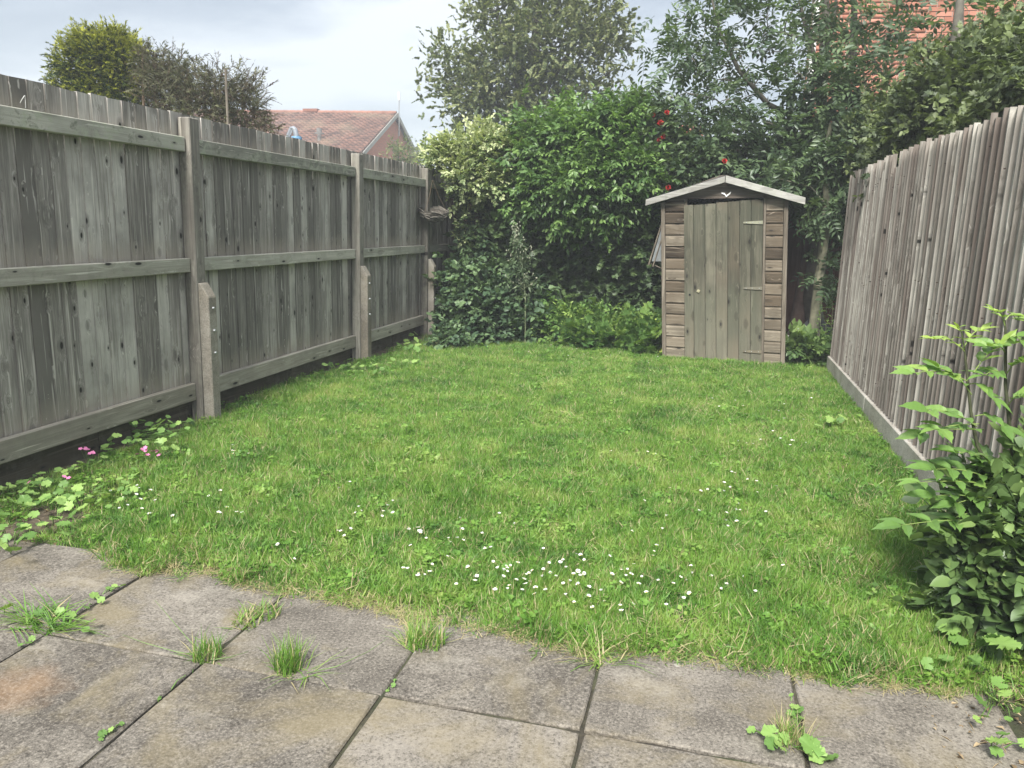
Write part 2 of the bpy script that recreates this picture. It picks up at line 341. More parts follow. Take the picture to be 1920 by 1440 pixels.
def sprig(n, length, L_, W_, kind='ovate', spread=1.0, pinnate=False, rs=None, stem=.0025, droop=.1, curve=.15, tvar=.25, tip_light=0.0):
    "a twig along +Y with leaves to both sides"
    rs = rs or R; Vs, Fs, T = [], [], []; b = 0
    def axis(t): return np.array([0, t*length, -curve*length*t*t])
    for i in range(n):
        t = .12+.88*(i//2*2+1)/n if pinnate else rs.uniform(.08, 1.0)
        side = (-1, 1)[i % 2]; last = (i == n-1)
        ang = 0 if last else side*(math.radians(62) if pinnate else rs.uniform(.3, 1.5))*spread
        d = np.array([math.sin(ang), math.cos(ang), rs.uniform(-.25, .25)-droop*(.4 if pinnate else 1)])
        up = np.array([rs.normal()*.35, rs.normal()*.35, 1.0])
        s = rs.uniform(.75, 1.15) if not pinnate else (1.0-.28*abs(t-.5)*2)*rs.uniform(.9, 1.1)
        V, F = leaf(L_*s, W_*s, rs.uniform(.05, .3), rs.uniform(.02, .3), kind)
        V = V @ rot_yz(d, up).T + axis(1.0 if last else t)
        Vs.append(V); Fs.append(F+b); b += len(V); T.append(np.full(len(V), np.clip(.5+rs.uniform(-tvar, tvar)+tip_light*(t-.5), 0, 1)))
    if stem:
        P = np.array([axis(t) for t in (0, .5, 1.0)]); V, F = tube_arrays(P, [stem, stem*.8, stem*.5], 3)
        F = np.concatenate([F[:, :3], F[:, [0, 2, 3]]]); Vs.append(V); Fs.append(F+b); T.append(np.full(len(V), .35))
    return np.concatenate(Vs), np.concatenate(Fs), np.concatenate(T)
def stamp(temps, P, D, U, s, tint, rs=None):
    "copies of the templates at points P, axis D, up U, scale s, tint offset -> V,F,T"
    rs = rs or R; P = np.asarray(P); n = len(P); pick = rs.randint(len(temps), size=n)
    D = D/(np.linalg.norm(D, axis=1)[:, None]+1e-9); X = np.cross(D, U); X /= (np.linalg.norm(X, axis=1)[:, None]+1e-9); Z = np.cross(X, D)
    Rm = np.stack([X, D, Z], axis=-1)
    Vo, Fo, To, b = [], [], [], 0
    for k, (V, F, T) in enumerate(temps):
        ix = np.where(pick == k)[0]
        if len(ix) == 0: continue
        W_ = np.einsum('nij,vj->nvi', Rm[ix], V)*s[ix][:, None, None]+P[ix][:, None]
        nv = len(V); Vo.append(W_.reshape(-1, 3)); Fo.append((F[None]+(np.arange(len(ix))*nv)[:, None, None]+b).reshape(-1, 3)); b += nv*len(ix)
        To.append((T[None]+tint[ix][:, None]).ravel())
    return np.concatenate(Vo), np.concatenate(Fo), np.concatenate(To)
def foliage(name, VFT, mat, parent=None, kind='stuff'):
    V, F, T = VFT; me = mesh(name, V, F); setattr_f(me, 'tint', T)
    return obj(name, me, mat, parent, kind=kind)
def rdirs(n, rs=R):
    d = rs.normal(size=(n, 3)); return d/np.linalg.norm(d, axis=1)[:, None]
def crown_points(blobs, dens, shell=.55, rs=R):
    "cluster centres in a union of ellipsoids; blobs = (centre, radii, n)"
    P, O = [], []
    for c, r, n in blobs:
        n = int(n*dens); d = rdirs(n, rs); q = shell+(1-shell)*rs.uniform(0, 1, n)**.6
        q *= 1+.18*np.sin(d[:, 0]*5+c[0]*3)*np.cos(d[:, 2]*6+c[2])
        P.append(np.array(c)+d*q[:, None]*np.array(r)); O.append(d)
    return np.concatenate(P), np.concatenate(O)
def branches(skel, targets, rad=.012, sag=.12, rs=R):
    "join every target to the nearest point of the growing skeleton"
    nodes = [np.array(p) for P, r in skel for p in np.array([P[0]+(P[-1]-P[0])*0 for _ in range(1)])]
    nodes = []
    for P, r in skel:
        P = np.asarray(P)
        for a, b in zip(P[:-1], P[1:]):
            for t in (0, .25, .5, .75): nodes.append(a+(b-a)*t)
        nodes.append(P[-1])
    nodes = np.array(nodes); base = np.asarray(skel[0][0][0]); out = []
    order = np.argsort(np.linalg.norm(targets-nodes.mean(0), axis=1))
    for k in order:
        tg = targets[k]; w = np.linalg.norm(nodes-tg, axis=1)+np.maximum(0, nodes[:, 2]-tg[2])*.8
        a = nodes[np.argmin(w)]; ln = np.linalg.norm(tg-a)
        if ln < .03: continue
        ts = np.linspace(0, 1, 5)[:, None]
        P = a+(tg-a)*ts+np.array([0, 0, 1])*(sag*ln*np.sin(ts*math.pi))+rs.normal(size=(5, 3))*ln*.03*np.sin(ts*math.pi)
        out.append((P, np.linspace(rad, rad*.35, 5)*(.6+.5*min(1.5, ln))))
        nodes = np.concatenate([nodes, P[1:]])
    return out
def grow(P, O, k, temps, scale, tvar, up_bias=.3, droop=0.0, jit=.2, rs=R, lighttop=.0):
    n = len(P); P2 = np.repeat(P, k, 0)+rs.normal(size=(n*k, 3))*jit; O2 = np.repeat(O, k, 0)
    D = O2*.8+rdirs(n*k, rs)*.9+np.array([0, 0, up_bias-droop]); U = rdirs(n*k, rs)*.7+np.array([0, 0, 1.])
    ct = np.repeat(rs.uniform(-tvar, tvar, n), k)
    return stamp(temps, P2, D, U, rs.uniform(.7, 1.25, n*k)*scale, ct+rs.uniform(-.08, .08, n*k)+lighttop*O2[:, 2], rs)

m_bark = plain('grey_bark', (.115, .105, .085), .95, .4, 9)
m_bark2 = plain('olive_bark', (.17, .165, .11), .95, .35, 14)
m_twig = plain('brown_twig', (.12, .085, .055), .95, .4, 30)
m_metal = plain('galvanised_metal', (.42, .43, .43), .45, .2, 20, .7)

# ================================================================== SETTING
# ground to the horizon
me = mesh('ground', np.array([(-1500, -1500, -.06), (1500, -1500, -.06), (1500, 1500, -.06), (-1500, 1500, -.06)]), [[0, 1, 2, 3]])
obj('ground', me, m_land, kind='structure')
def sheet(name, x0, x1, y0, y1, nx, ny, hf, mat):
    xs = np.linspace(x0, x1, nx); ys = np.linspace(y0, y1, ny); X, Y = np.meshgrid(xs, ys)
    V = np.stack([X, Y, hf(X, Y)], -1).reshape(-1, 3); i = np.arange((ny-1))[:, None]*nx+np.arange(nx-1)[None]
    F = np.stack([i, i+1, i+nx+1, i+nx], -1).reshape(-1, 4); return obj(name, mesh(name, V, F), mat, kind='structure', smooth=True)
def bumpy(X, Y): return .010*np.sin(X*3.1+1)*np.cos(Y*2.3)+.008*np.sin(X*7.3)*np.sin(Y*6.1+2)
sheet('soil', -3.75, 2.2, -1.2, 10.2, 120, 220, lambda X, Y: -.035+.5*bumpy(X, Y)+.02*(X < -2.6)+.012*((X > 1.0) | (X < -2.55)), m_soil)

# lawn: outline (front edge wavy over the paving)
front = [gnd(*p) for p in [(150, 1010), (215, 1048), (262, 1072), (330, 1062), (395, 1068), (470, 1092), (560, 1108), (660, 1122), (740, 1142), (830, 1165), (930, 1178), (1030, 1200), (1130, 1222), (1230, 1226), (1330, 1232), (1440, 1252), (1560, 1268), (1700, 1282), (1755, 1290)]]
fx = np.array([p[0] for p in front]); fy = np.array([p[1] for p in front])
leftp = [gnd(*p) for p in [(150, 1010), (250, 900), (330, 840), (450, 775), (560, 715), (700, 690), (790, 655), (880, 645)]]
lx = np.array([p[0] for p in leftp]); ly = np.array([p[1] for p in leftp])
def in_lawn(x, y):
    fe = np.interp(x, fx, fy)+.015*np.sin(x*23)+.012*np.sin(x*51+1)
    le = np.interp(y, ly, lx); re = np.interp(y, [2.2, 2.8, 3.4, 4.2, 9], [.86, .95, 1.12, 1.21, 1.21])
    return (y > fe) & (x > le) & (x < re) & (y < 9.3) & ~((x > -.50) & (x < .95) & (y > 8.47)) & ~((y > 8.75) & (x > -1.0))
xs = np.linspace(-3.7, 1.26, 140); ys = np.linspace(2.2, 9.35, 200); X, Y = np.meshgrid(xs, ys)
ins = in_lawn(X, Y); Z = -.002+bumpy(X, Y)*.8-.03*(~ins)
nx = 140; ii = (np.arange(199)[:, None]*nx+np.arange(nx-1)[None]); ok = (ins[:-1, :-1] | ins[1:, 1:] | ins[:-1, 1:] | ins[1:, :-1])
ii = ii[ok]; F = np.stack([ii, ii+1, ii+nx+1, ii+nx], -1)
lawn = obj('lawn', mesh('lawn', np.stack([X, Y, Z], -1).reshape(-1, 3), F), m_sod, kind='structure', smooth=True)

# patio of 600 mm slabs
patio = sheet('patio', -3.3, 1.2, -.6, 2.60, 40, 30, lambda X, Y: -.011+.5*bumpy(X*4, Y*4), soilmat('patio_bed', (.02, .017, .012), (.045, .036, .026), (.09, .075, .05), .3))
def slab_mesh(w, d, seed):
    rs = np.random.RandomState(seed); n = 9; e = []
    for (x0, y0, x1, y1) in ((0, 0, w, 0), (w, 0, w, d), (w, d, 0, d), (0, d, 0, 0)):
        for i in range(n):
            t = i/n; chip = .005 if (i == 0 and rs.rand() < .5) else 0
            nxx, nyy = (w/2-(x0+(x1-x0)*t)), (d/2-(y0+(y1-y0)*t)); l = math.hypot(nxx, nyy)
            k = (chip+rs.uniform(0, .0025))/l; e.append((x0+(x1-x0)*t+nxx*k*1.0, y0+(y1-y0)*t+nyy*k))
    m = len(e); e = np.array(e)-[w/2, d/2]; ins_ = e*(1-.016)
    V = [(*p, -.045) for p in e]+[(*p, -.005) for p in e]+[(*p, 0) for p in ins_]
    F = [[i, (i+1) % m, m+(i+1) % m, m+i] for i in range(m)]+[[m+i, m+(i+1) % m, 2*m+(i+1) % m, 2*m+i] for i in range(m)]+[[2*m+i for i in range(m)]]
    return mesh('slab', np.array(V), F)
jx = [-3.25, -2.645, -2.045, -1.445, -.845, -.245, .355, .955]; jy = [-.45, .15, .75, 1.35, 1.95, 2.55]
smeshes = [slab_mesh(.592, .592, s) for s in range(5)]
for i in range(7):
    for j in range(5):
        if i == 0 and j < 3: continue
        s = smeshes[(i*3+j*2) % 5]; g = .005 if not (i in (2,) and j < 4) else .009
        obj('slab', s, m_slab, patio, (jx[i]+.30+random.uniform(-.002, .002), jy[j]+.30+random.uniform(-.002, .002), random.uniform(-.003, .003)),
            (random.uniform(-.006, .006), random.uniform(-.006, .006), random.choice([0, math.pi])+random.uniform(-.004, .004)))

# ================================================================== LEFT FENCE
XB = -3.345      # rear face of the boards
lf = thing('wooden_fence', 'tall weathered grey board fence along the left side, with rails and posts facing the lawn', 'fence', (XB, 6, 0))
lf.location = (0, 0, 0)
def featherboard(h, w, thick, thin, seed, skew=.004):
    rs = np.random.RandomState(seed); V = []; F = []
    zs = np.linspace(0, h, 5)
    for k, z in enumerate(zs):
        b = rs.uniform(-.0015, .0015); z2 = z+(rs.uniform(-.003, .003) if k == 4 else 0)
        V += [(0+b, 0, z2), (thick+b, 0, z2), (thin+b, w, z2+(rs.uniform(-.004, .004) if k == 4 else 0)), (0+b, w, z2)]
    for k in range(4):
        o = 4*k
        for a in range(4): F.append([o+a, o+(a+1) % 4, o+4+(a+1) % 4, o+4+a])
    F += [[3, 2, 1, 0], [16, 17, 18, 19]]
    return mesh('board', np.array(V), F)
lmesh = [featherboard(1.77, .125, .020, .008, s) for s in range(6)]
y = 1.55; k = 0; pit = .108
while y < 10.25:
    b = obj('board', lmesh[k % 6], m_board, lf, (XB-.020+.0015*math.sin(k*1.7), y, .235+random.uniform(-.002, .002)), (random.uniform(-.004, .004), 0, math.radians(-2.2)+random.uniform(-.022, .022)))
    y += pit+random.uniform(-.006, .006); k += 1
posts = [2.05, 4.52, 7.02, 8.92]
XP0, XP1 = XB+.003, XB+.091
for i, yp in enumerate(posts):
    p = boxme('post', 0, .087, 0, .10, -.05, 1.978, .006)
    obj('post', p, m_post, lf, (XP0, yp, 0), (random.uniform(-.004, .004), random.uniform(-.004, .004), 0))
    # repair spur: concrete stub bolted on, its top cut to a slope
    w_, d_ = .076, .088
    V = [(0, 0, -.05), (w_, 0, -.05), (w_, d_, -.05), (0, d_, -.05), (0, 0, .935), (w_, 0, .845), (w_, d_, .845), (0, d_, .935), (.022, 0, .932), (.022, d_, .932)]
    Fc = [[0, 3, 2, 1], [0, 1, 5, 8, 4], [1, 2, 6, 5], [2, 3, 7, 9, 6], [3, 0, 4, 7], [4, 8, 9, 7], [8, 5, 6, 9]]
    sme = mesh('concrete_spur', np.array(V), Fc)
    import bmesh
    bm = bmesh.new(); bm.from_mesh(sme); bmesh.ops.bevel(bm, geom=list(bm.edges), offset=.006, segments=1, affect='EDGES'); bm.to_mesh(sme); bm.free()
    sp = obj('concrete_spur', sme, m_spur, lf, (XP1+.002, yp+.006, 0), (0, 0, 0))
    for zb in (.77, .62, .47):
        V, Fb = tube_arrays([(0, 0, 0), (.012, 0, 0), (.0125, 0, 0)], [.009, .009, .001], 6)
        obj('bolt', mesh('bolt', V, Fb), m_metal, sp, (w_+.0, d_*.5, zb))
ends = [1.5]+posts+[10.2]
for i in range(len(ends)-1):
    a = ends[i]+(.10 if i else 0)+.002; b = ends[i+1]-.002
    for nm, z0, z1, mt, d in (('top_rail', 1.765, 1.855, m_toprail, .058), ('middle_rail', 1.005, 1.095, m_rail, .050), ('bottom_rail', .145, .262, m_gravelrail, .042)):
        me = boxme(nm, 0, d, a-6, b-6, z0, z1, .004)
        obj(nm, me, mt, lf, (XB+.004, 6, 0), (0, 0, 0))
# dark base boards set back under the bottom rail
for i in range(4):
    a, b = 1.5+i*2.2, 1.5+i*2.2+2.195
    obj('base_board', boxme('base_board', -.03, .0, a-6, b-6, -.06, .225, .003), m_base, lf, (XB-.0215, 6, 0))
# hook
hk = tubes('wire_hook', [(np.array([(0, 0, 0), (.02, 0, .025), (.03, .012, .05), (.02, .028, .055), (.015, .032, .02), (.012, .03, -.03)])*.7, .0022)], 5)
q = at(80, 200, 3.3)
tag(obj('wire_hook', hk, plain('white_wire', (.4, .4, .38), .5, .1), None, (XB+.02, 3.32, 1.885)), 'small bent white wire hook on the top of the left fence', 'hook')

# ================================================================== RIGHT FENCE
rf = thing('wooden_fence', 'tall fence of narrow overlapping grey boards along the right side, above a pale base board', 'fence')
rmesh = [featherboard(1.80, .108, .030, .009, 50+s) for s in range(6)]
y = 1.9; k = 0
XR = 1.30
while y < 8.40:
    hz = .155+random.uniform(-.006, .006)
    if abs(y-6.4) < .1: sc = .945
    else: sc = 1.0+random.uniform(-.006, .007)
    o = obj('board', rmesh[k % 6], m_rboard, rf, (XR-.012+random.uniform(-.002, .002), y, hz), (random.uniform(-.006, .006)+.004*math.sin(y*2.1), 0, math.radians(-3)+random.uniform(-.02, .02)))
    o.scale = (-1, 1, sc*(1.0+.004*math.sin(y*1.3)))
    y += .083+random.uniform(-.010, .010); k += 1
for i in range(3):
    a, b = 1.8+i*2.3, 1.8+i*2.3+2.29
    b = min(b, 8.45)
    me = boxme('gravel_board', -.062, .018, a-5, b-5, -.05, .152, .006)
    obj('gravel_board', me, m_gbase, rf, (XR+.004, 5, 0))
for z in (.35, 1.0, 1.7):
    obj('rail', boxme('rail', .03, .07, -3, 3.4, z, z+.08, .004), m_rail, rf, (XR, 5, 0))
nv_ = []
for z in (.39, 1.04, 1.74):
    for q_ in np.arange(2.0, 8.35, .083):
        if random.random() < .55: continue
        zr = random.uniform(-.10, .10); V, Fn = tube_arrays([(XR-.034, q_+.02, z+zr), (XR-.0435, q_+.02, z+zr), (XR-.0438, q_+.02, z+zr)], [.0028, .0028, .0004], 5); nv_.append((V, Fn))
V, Fn = merge(nv_); obj('nail', mesh('nail', V, Fn), plain('rusty_nail', (.06, .035, .025), .8, .3), rf, kind='stuff')
for yy in (2.4, 5.0, 7.4): obj('post', boxme('post', .072, .17, 0, .1, -.05, 1.93, .005), m_post, rf, (XR, yy, 0))

# ================================================================== BACK FENCE (red-brown, in the shade)
bf = thing('wooden_fence', 'red-brown stained board fence in deep shade behind the shed', 'fence')
bmh = featherboard(1.75, .15, .018, .009, 90)
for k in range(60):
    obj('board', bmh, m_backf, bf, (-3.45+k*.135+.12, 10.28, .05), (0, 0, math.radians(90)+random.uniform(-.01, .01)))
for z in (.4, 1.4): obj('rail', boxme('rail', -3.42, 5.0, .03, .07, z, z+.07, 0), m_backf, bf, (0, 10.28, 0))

# ================================================================== SHED
SY = 8.50
sh = thing('garden_shed', 'small leaning brown timber shed with a plank door and a grey gabled roof edge', 'shed', (0, 0, 0))
SX0, SW, SD, EH, RH = -.41, 1.25, .95, 1.62, 1.89
def rack(x, z): return SX0+x-.075*z, z*(1+.028*x/SW)
def shed_part(name, boxes, mat, parent=sh, bev=0, rot=None):
    m = MB()
    for (x0, x1, y0, y1, z0, z1) in boxes: m.box(x0, x1, y0, y1, z0, z1)
    V = np.array(m.V); c = V.mean(0).copy(); xx, z2 = rack(V[:, 0], V[:, 2]); V2 = np.stack([xx, V[:, 1]+SY, z2], -1); c2 = V2.mean(0)
    me = mesh(name, V2-c2, m.F)
    if bev:
        bm = bmesh.new(); bm.from_mesh(me); bmesh.ops.bevel(bm, geom=list(bm.edges), offset=bev, segments=1, affect='EDGES'); bm.to_mesh(me); bm.free()
    return obj(name, me, mat, parent, c2-np.array(parent.location), rot)
pitch = .1175
def cladding(x0, x1, n, z00=.02):
    for k in range(n):
        z0 = z00+k*pitch
        # shiplap: thick foot, scooped top
        V = [(x0, .0, z0), (x1, .0, z0), (x1, .022, z0), (x0, .022, z0), (x0, .0, z0+.088), (x1, .0, z0+.088), (x0, .012, z0+.102), (x1, .012, z0+.102),
             (x0, .012, z0+pitch-.003), (x1, .012, z0+pitch-.003), (x0, .022, z0+pitch-.003), (x1, .022, z0+pitch-.003)]
        V = np.array(V); j = random.uniform(-.003, .003); V[:, 1] += random.uniform(-.003, .002)
        xx, z2 = rack(V[:, 0], V[:, 2]); V2 = np.stack([xx, V[:, 1]+SY, z2], -1); c2 = V2.mean(0)
        Fc = [[3, 2, 1, 0], [0, 1, 5, 4], [4, 5, 7, 6], [6, 7, 9, 8], [8, 9, 11, 10], [10, 11, 2, 3], [0, 4, 6, 8, 10, 3], [2, 11, 9, 7, 5, 1]]
        obj('cladding_board', mesh('cladding_board', V2-c2, Fc), m_clad, sh, c2, (random.uniform(-.01, .01), random.uniform(-.006, .006), 0))
cladding(.040, .232, 14); cladding(1.045, SW-.042, 14)
shed_part('corner_trim', [(-.004, .036, -.012, .03, 0, 1.64)], m_trim, bev=.003)
shed_part('corner_trim', [(SW-.038, SW+.004, -.014, .03, 0, 1.64)], m_trim, bev=.003)
shed_part('door_frame', [(.236, .262, -.002, .05, 0, 1.70)], m_trim, bev=.002)
shed_part('door_frame', [(1.018, 1.042, -.002, .05, 0, 1.70)], m_trim, bev=.002)
shed_part('wall', [(.02, .05, .035, SD, 0, 1.6)], m_clad); shed_part('wall', [(SW-.05, SW-.02, .035, SD, 0, 1.6)], m_clad)
shed_part('wall', [(.02, SW-.02, SD-.03, SD, 0, 1.6)], m_clad)
shed_part('floor', [(.05, SW-.05, .06, SD-.03, .02, .06)], m_trim)
# gable boards above the door
def gable(name, z0, z1, yo):
    def hw(z): return max(.02, (1.905-z)/.25*.775)
    V = []
    for z in (z0, z1):
        a = min(SW/2, hw(z))
        for yy in (yo, .03): V += [(SW/2-a, yy, z), (SW/2+a, yy, z)]
    V = np.array(V); xx, z2 = rack(V[:, 0], V[:, 2]); V2 = np.stack([xx, V[:, 1]+SY, z2], -1)
    obj(name, mesh(name, V2, [[0, 1, 5, 4], [2, 6, 7, 3], [0, 2, 3, 1], [4, 5, 7, 6], [0, 4, 6, 2], [1, 3, 7, 5]]), m_clad2, sh)
m_clad2 = wood('dark_gable_wood', (.07, .055, .045), (.115, .095, .075), (.17, .145, .12), 'X', False, fine=.8)
gable('gable_board', 1.670, 1.702, -.002); gable('gable_board', 1.704, 1.79, -.005); gable('gable_board', 1.793, 1.895, -.008)
shed_part('lintel', [(.036, .234, .0, .03, 1.655, 1.668)], m_clad2); shed_part('lintel', [(1.045, SW-.04, .0, .03, 1.655, 1.668)], m_clad2)
# roof: two slopes with grey bargeboards
def slope(name, x0, z0, x1, z1, y0, y1, th, mat, bev=0.0, drop=0.0):
    V = []
    for yy in (y0, y1):
        V += [(x0, yy, z0-drop), (x1, yy, z1-drop), (x1, yy, z1-drop+th), (x0, yy, z0-drop+th)]
    V = np.array(V, float); xx, _z = rack(V[:, 0], np.full(len(V), 1.7)); V2 = np.stack([xx, V[:, 1]+SY, V[:, 2]], -1); c2 = V2.mean(0)
    me = mesh(name, V2-c2, [[0, 1, 2, 3], [7, 6, 5, 4], [0, 4, 5, 1], [1, 5, 6, 2], [2, 6, 7, 3], [3, 7, 4, 0]])
    if bev:
        bm = bmesh.new(); bm.from_mesh(me); bmesh.ops.bevel(bm, geom=list(bm.edges), offset=bev, segments=1, affect='EDGES'); bm.to_mesh(me); bm.free()
    return obj(name, me, mat, sh, c2)
m_felt = plain('roof_felt', (.075, .08, .075), .95, .35, 25)
xm = SW/2+.005
slope('roof', -.145, 1.655, xm, RH+.015, -.07, SD+.08, .012, m_felt); slope('roof', xm+.002, RH+.015, SW+.155, 1.70, -.07, SD+.08, .012, m_felt)
slope('bargeboard', -.150, 1.598, xm-.003, RH-.045, -.095, -.072, .062, m_barge, .003)
slope('bargeboard', xm+.002, RH-.045, SW+.160, 1.645, -.097, -.074, .068, m_barge, .003)
obj('roof_notch', boxme('roof_notch', -.03, .03, 0, .02, -.012, .006), m_clad2, sh, (rack(xm, 1.8)[0]+.03, SY-.070, RH-.055))
# peeled paint flake
fl = mesh('paint_flake', np.array([(-.05, 0, .015), (-.02, 0, .012), (0, 0, -.012), (.015, 0, 0), (.045, 0, .03), (.04, 0, .005), (.0, 0, -.03), (-.015, 0, -.008), (-.05, -.004, .006)]), [[0, 1, 7, 8], [1, 2, 7], [2, 6, 7], [2, 3, 6], [3, 5, 6], [3, 4, 5]])
obj('paint_flake', fl, plain('white_paint', (.75, .74, .7), .6, .1), sh, at(1362, 364, SY-.012)-0*fl.vertices[0].co[0])
# door: square, rotated in its racked frame
door = bpy.data.objects.new('door', None); COL.objects.link(door); door.parent = sh; door.location = tuple(at(1284, 687, SY-.012)+[0, 0, .0]); door.rotation_euler = (0, math.radians(-4.5), 0)
dx = [0, .098, .214, .324, .440, .555, .670, .785]
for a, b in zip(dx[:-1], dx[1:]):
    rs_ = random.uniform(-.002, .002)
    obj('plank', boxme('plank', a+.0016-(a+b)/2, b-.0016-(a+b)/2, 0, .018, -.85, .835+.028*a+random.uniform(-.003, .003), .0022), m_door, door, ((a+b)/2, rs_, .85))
for zz_, ln, mt in ((1.475, .19, plain('pale_hinge_metal', (.24, .24, .17), .6, .25)), (.81, .185, plain('dull_hinge_metal', (.14, .13, .095), .7, .3)), (.15, .185, plain('rusty_hinge', (.15, .13, .09), .8, .3))):
    V = [(0, 0, -.018), (0, 0, .018), (-ln, 0, .009), (-ln, 0, -.007), (0, .004, -.018), (0, .004, .018), (-ln, .004, .009), (-ln, .004, -.007)]
    h = obj('hinge', mesh('hinge', np.array(V), [[0, 1, 2, 3], [7, 6, 5, 4], [0, 4, 5, 1], [1, 5, 6, 2], [2, 6, 7, 3], [3, 7, 4, 0]]), mt, door, (.783, -.009, zz_), (0, math.radians(2), 0))
    for q_ in (.03, .10, .16):
        V, Fb = tube_arrays([(0, 0, 0), (0, -.003, 0), (0, -.0032, 0)], [.005, .004, .0005], 6); obj('screw', mesh('screw', V, Fb), m_metal, h, (-q_, -.001, 0))
V, Fb = tube_arrays([(0, .001, 0), (0, -.001, 0), (0, -.0012, 0)], [.011, .011, .0002], 10); obj('lock_hole', mesh('lock_hole', V, Fb), plain('hole_black', (.01, .01, .01), 1, 0), door, (.055, -.001, .765))
obj('latch', boxme('latch', -.016, .016, -.012, 0, -.016, .016, .004), plain('brass_latch', (.30, .28, .18), .5, .3), door, (.145, 0, .80), (0, .5, 0))
# back lining so the door gap shows dark interior only
# things by the shed
pl = thing('old_window_frame', 'old timber frame leaning against the left side of the shed', 'frame')
for a, b, r_ in (((1240, 422), (1216, 497), .011), ((1243, 440), (1224, 500), .009), ((1218, 493), (1246, 506), .006)):
    A = at(a[0], a[1], 8.62); B = at(b[0], b[1], 8.58); obj('batten', tubes('batten', [(np.array([A, (A+B)/2, B]), r_)], 4), m_trim, pl)
A = at(1240, 428, 8.62); B = at(1222, 490, 8.58); C = at(1246, 490, 8.60)
obj('pane', mesh('pane', np.array([A, B, C, A+[0, .008, 0], B+[0, .008, 0], C+[0, .008, 0]]), [[0, 1, 2], [5, 4, 3], [0, 3, 4, 1], [1, 4, 5, 2], [2, 5, 3, 0]]), plain('grimy_glass', (.16, .17, .17), .25, .2), pl)
bk = gnd(1484, 668); bk[1] = 8.95; bk[0] = .93
prof = [(.085, 0), (.098, .19), (.104, .195), (.104, .21), (.096, .21), (.082, .02)]
th = np.arange(20)*2*math.pi/20; V = np.array([(r*math.cos(a), r*math.sin(a), z) for r, z in prof for a in th]); Fq = [[i*20+j, i*20+(j+1) % 20, (i+1)*20+(j+1) % 20, (i+1)*20+j] for i in range(5) for j in range(20)]+[list(range(19, -1, -1)), [100+j for j in range(20)]]
tag(obj('bucket', mesh('bucket', V, Fq), plain('white_plastic', (.50, .51, .49), .5, .2), None, (.98, 8.95, .0)), 'dirty white plastic bucket behind the right side of the shed', 'bucket').scale = (1.15, 1.15, 1.25)
obj_sheet = MB(); obj_sheet.box(-.30, .30, -.006, .006, 0, .42); tb = obj('board_offcut', obj_sheet.me('board_offcut'), plain('black_plastic', (.02, .022, .024), .5, .2), None, (1.18, 9.25, 0), (math.radians(-20), math.radians(38), 0))
tag(tb, 'black plastic sheet leaning in the dark behind the shed and bucket', 'board')

# hanging basket on the last post
hb = thing('hanging_basket', 'empty brown wicker hanging basket on the farthest left fence post', 'basket', (-3.17, 8.86, 1.50))
Vs = []
for k in range(7):
    t = k/6; r = .17*math.sin(math.pi/2*(.25+.75*t)); Vs += [(r*math.cos(a), r*math.sin(a), -.13+.13*t+random.uniform(-.004, .004)) for a in np.arange(24)*2*math.pi/24]
Fq = [[i*24+j, i*24+(j+1) % 24, (i+1)*24+(j+1) % 24, (i+1)*24+j] for i in range(6) for j in range(24)]+[list(range(23, -1, -1))]
obj('bowl', mesh('bowl', np.array(Vs), Fq), plain('wicker', (.07, .062, .05), .95, .5, 40), hb)
tw = []
for k in range(46):
    a = random.uniform(0, 6.28); z = random.uniform(-.10, .03); r = .17*math.sin(math.pi/2*(.25+.75*min(1, (z+.13)/.13)))+.006
    aa = np.linspace(a, a+random.uniform(.6, 1.6), 6); tw.append((np.stack([r*np.cos(aa)*random.uniform(.97, 1.08), r*np.sin(aa), z+np.linspace(-.02, .02, 6)*random.uniform(-1, 1)+.008*np.sin(aa*5)], -1), .005))
obj('wicker_twig', tubes('wicker_twig', tw, 4), plain('wicker_light', (.17, .155, .13), .95, .4, 40), hb, kind='stuff')
for a in (.3, 2.4, 4.5):
    obj('chain', tubes('chain', [(np.array([(.168*math.cos(a), .168*math.sin(a), .0), (.07*math.cos(a)-.03, .07*math.sin(a), .17), (-.06, 0, .34)]), .0022)], 4), m_twig, hb)
hb.rotation_euler = (math.radians(6), math.radians(10), 0)

# ================================================================== HOUSES
def frame_T(A, ux, uy):   # local x,y horizontal axes + z at A
    return lambda x, y, z: np.array(A)+np.array([ux[0], ux[1], 0])*x+np.array([uy[0], uy[1], 0])*y+np.array([0, 0, z])
HY = 43.0; A = at(737, 213, HY); ang = math.radians(-4.5)
uy = np.array([math.sin(ang), math.cos(ang)]); ux = np.array([-math.cos(ang), math.sin(ang)])
T = frame_T(A, ux, uy)
hs = thing('brick_house', 'red brick house with a brown pantile roof and pale gable trim beyond the left fence', 'house')
m_hbrick_m, t, p, o = newmat('distant_brick')
v = coord(t, 'Object'); br = N(t, 'ShaderNodeTexBrick'); sx_ = N(t, 'ShaderNodeSeparateXYZ'); L(t, v, sx_.inputs[0]); cb = N(t, 'ShaderNodeCombineXYZ')
L(t, Mt(t, 'ADD', sx_.outputs[0], sx_.outputs[1]), cb.inputs[0]); L(t, sx_.outputs[2], cb.inputs[1]); L(t, cb.outputs[0], br.inputs['Vector'])
br.inputs['Scale'].default_value = 1; br.inputs['Brick Width'].default_value = .225; br.inputs['Row Height'].default_value = .075; br.inputs['Mortar Size'].default_value = .008
br.inputs['Color1'].default_value = (.52, .165, .095, 1); br.inputs['Color2'].default_value = (.42, .13, .08, 1); br.inputs['Mortar'].default_value = (.34, .19, .13, 1)
L(t, br.outputs['Color'], p.inputs['Base Color']); p.inputs['Roughness'].default_value = .9
HWd, HH = 5.4, 2.5; Lh = 17.0
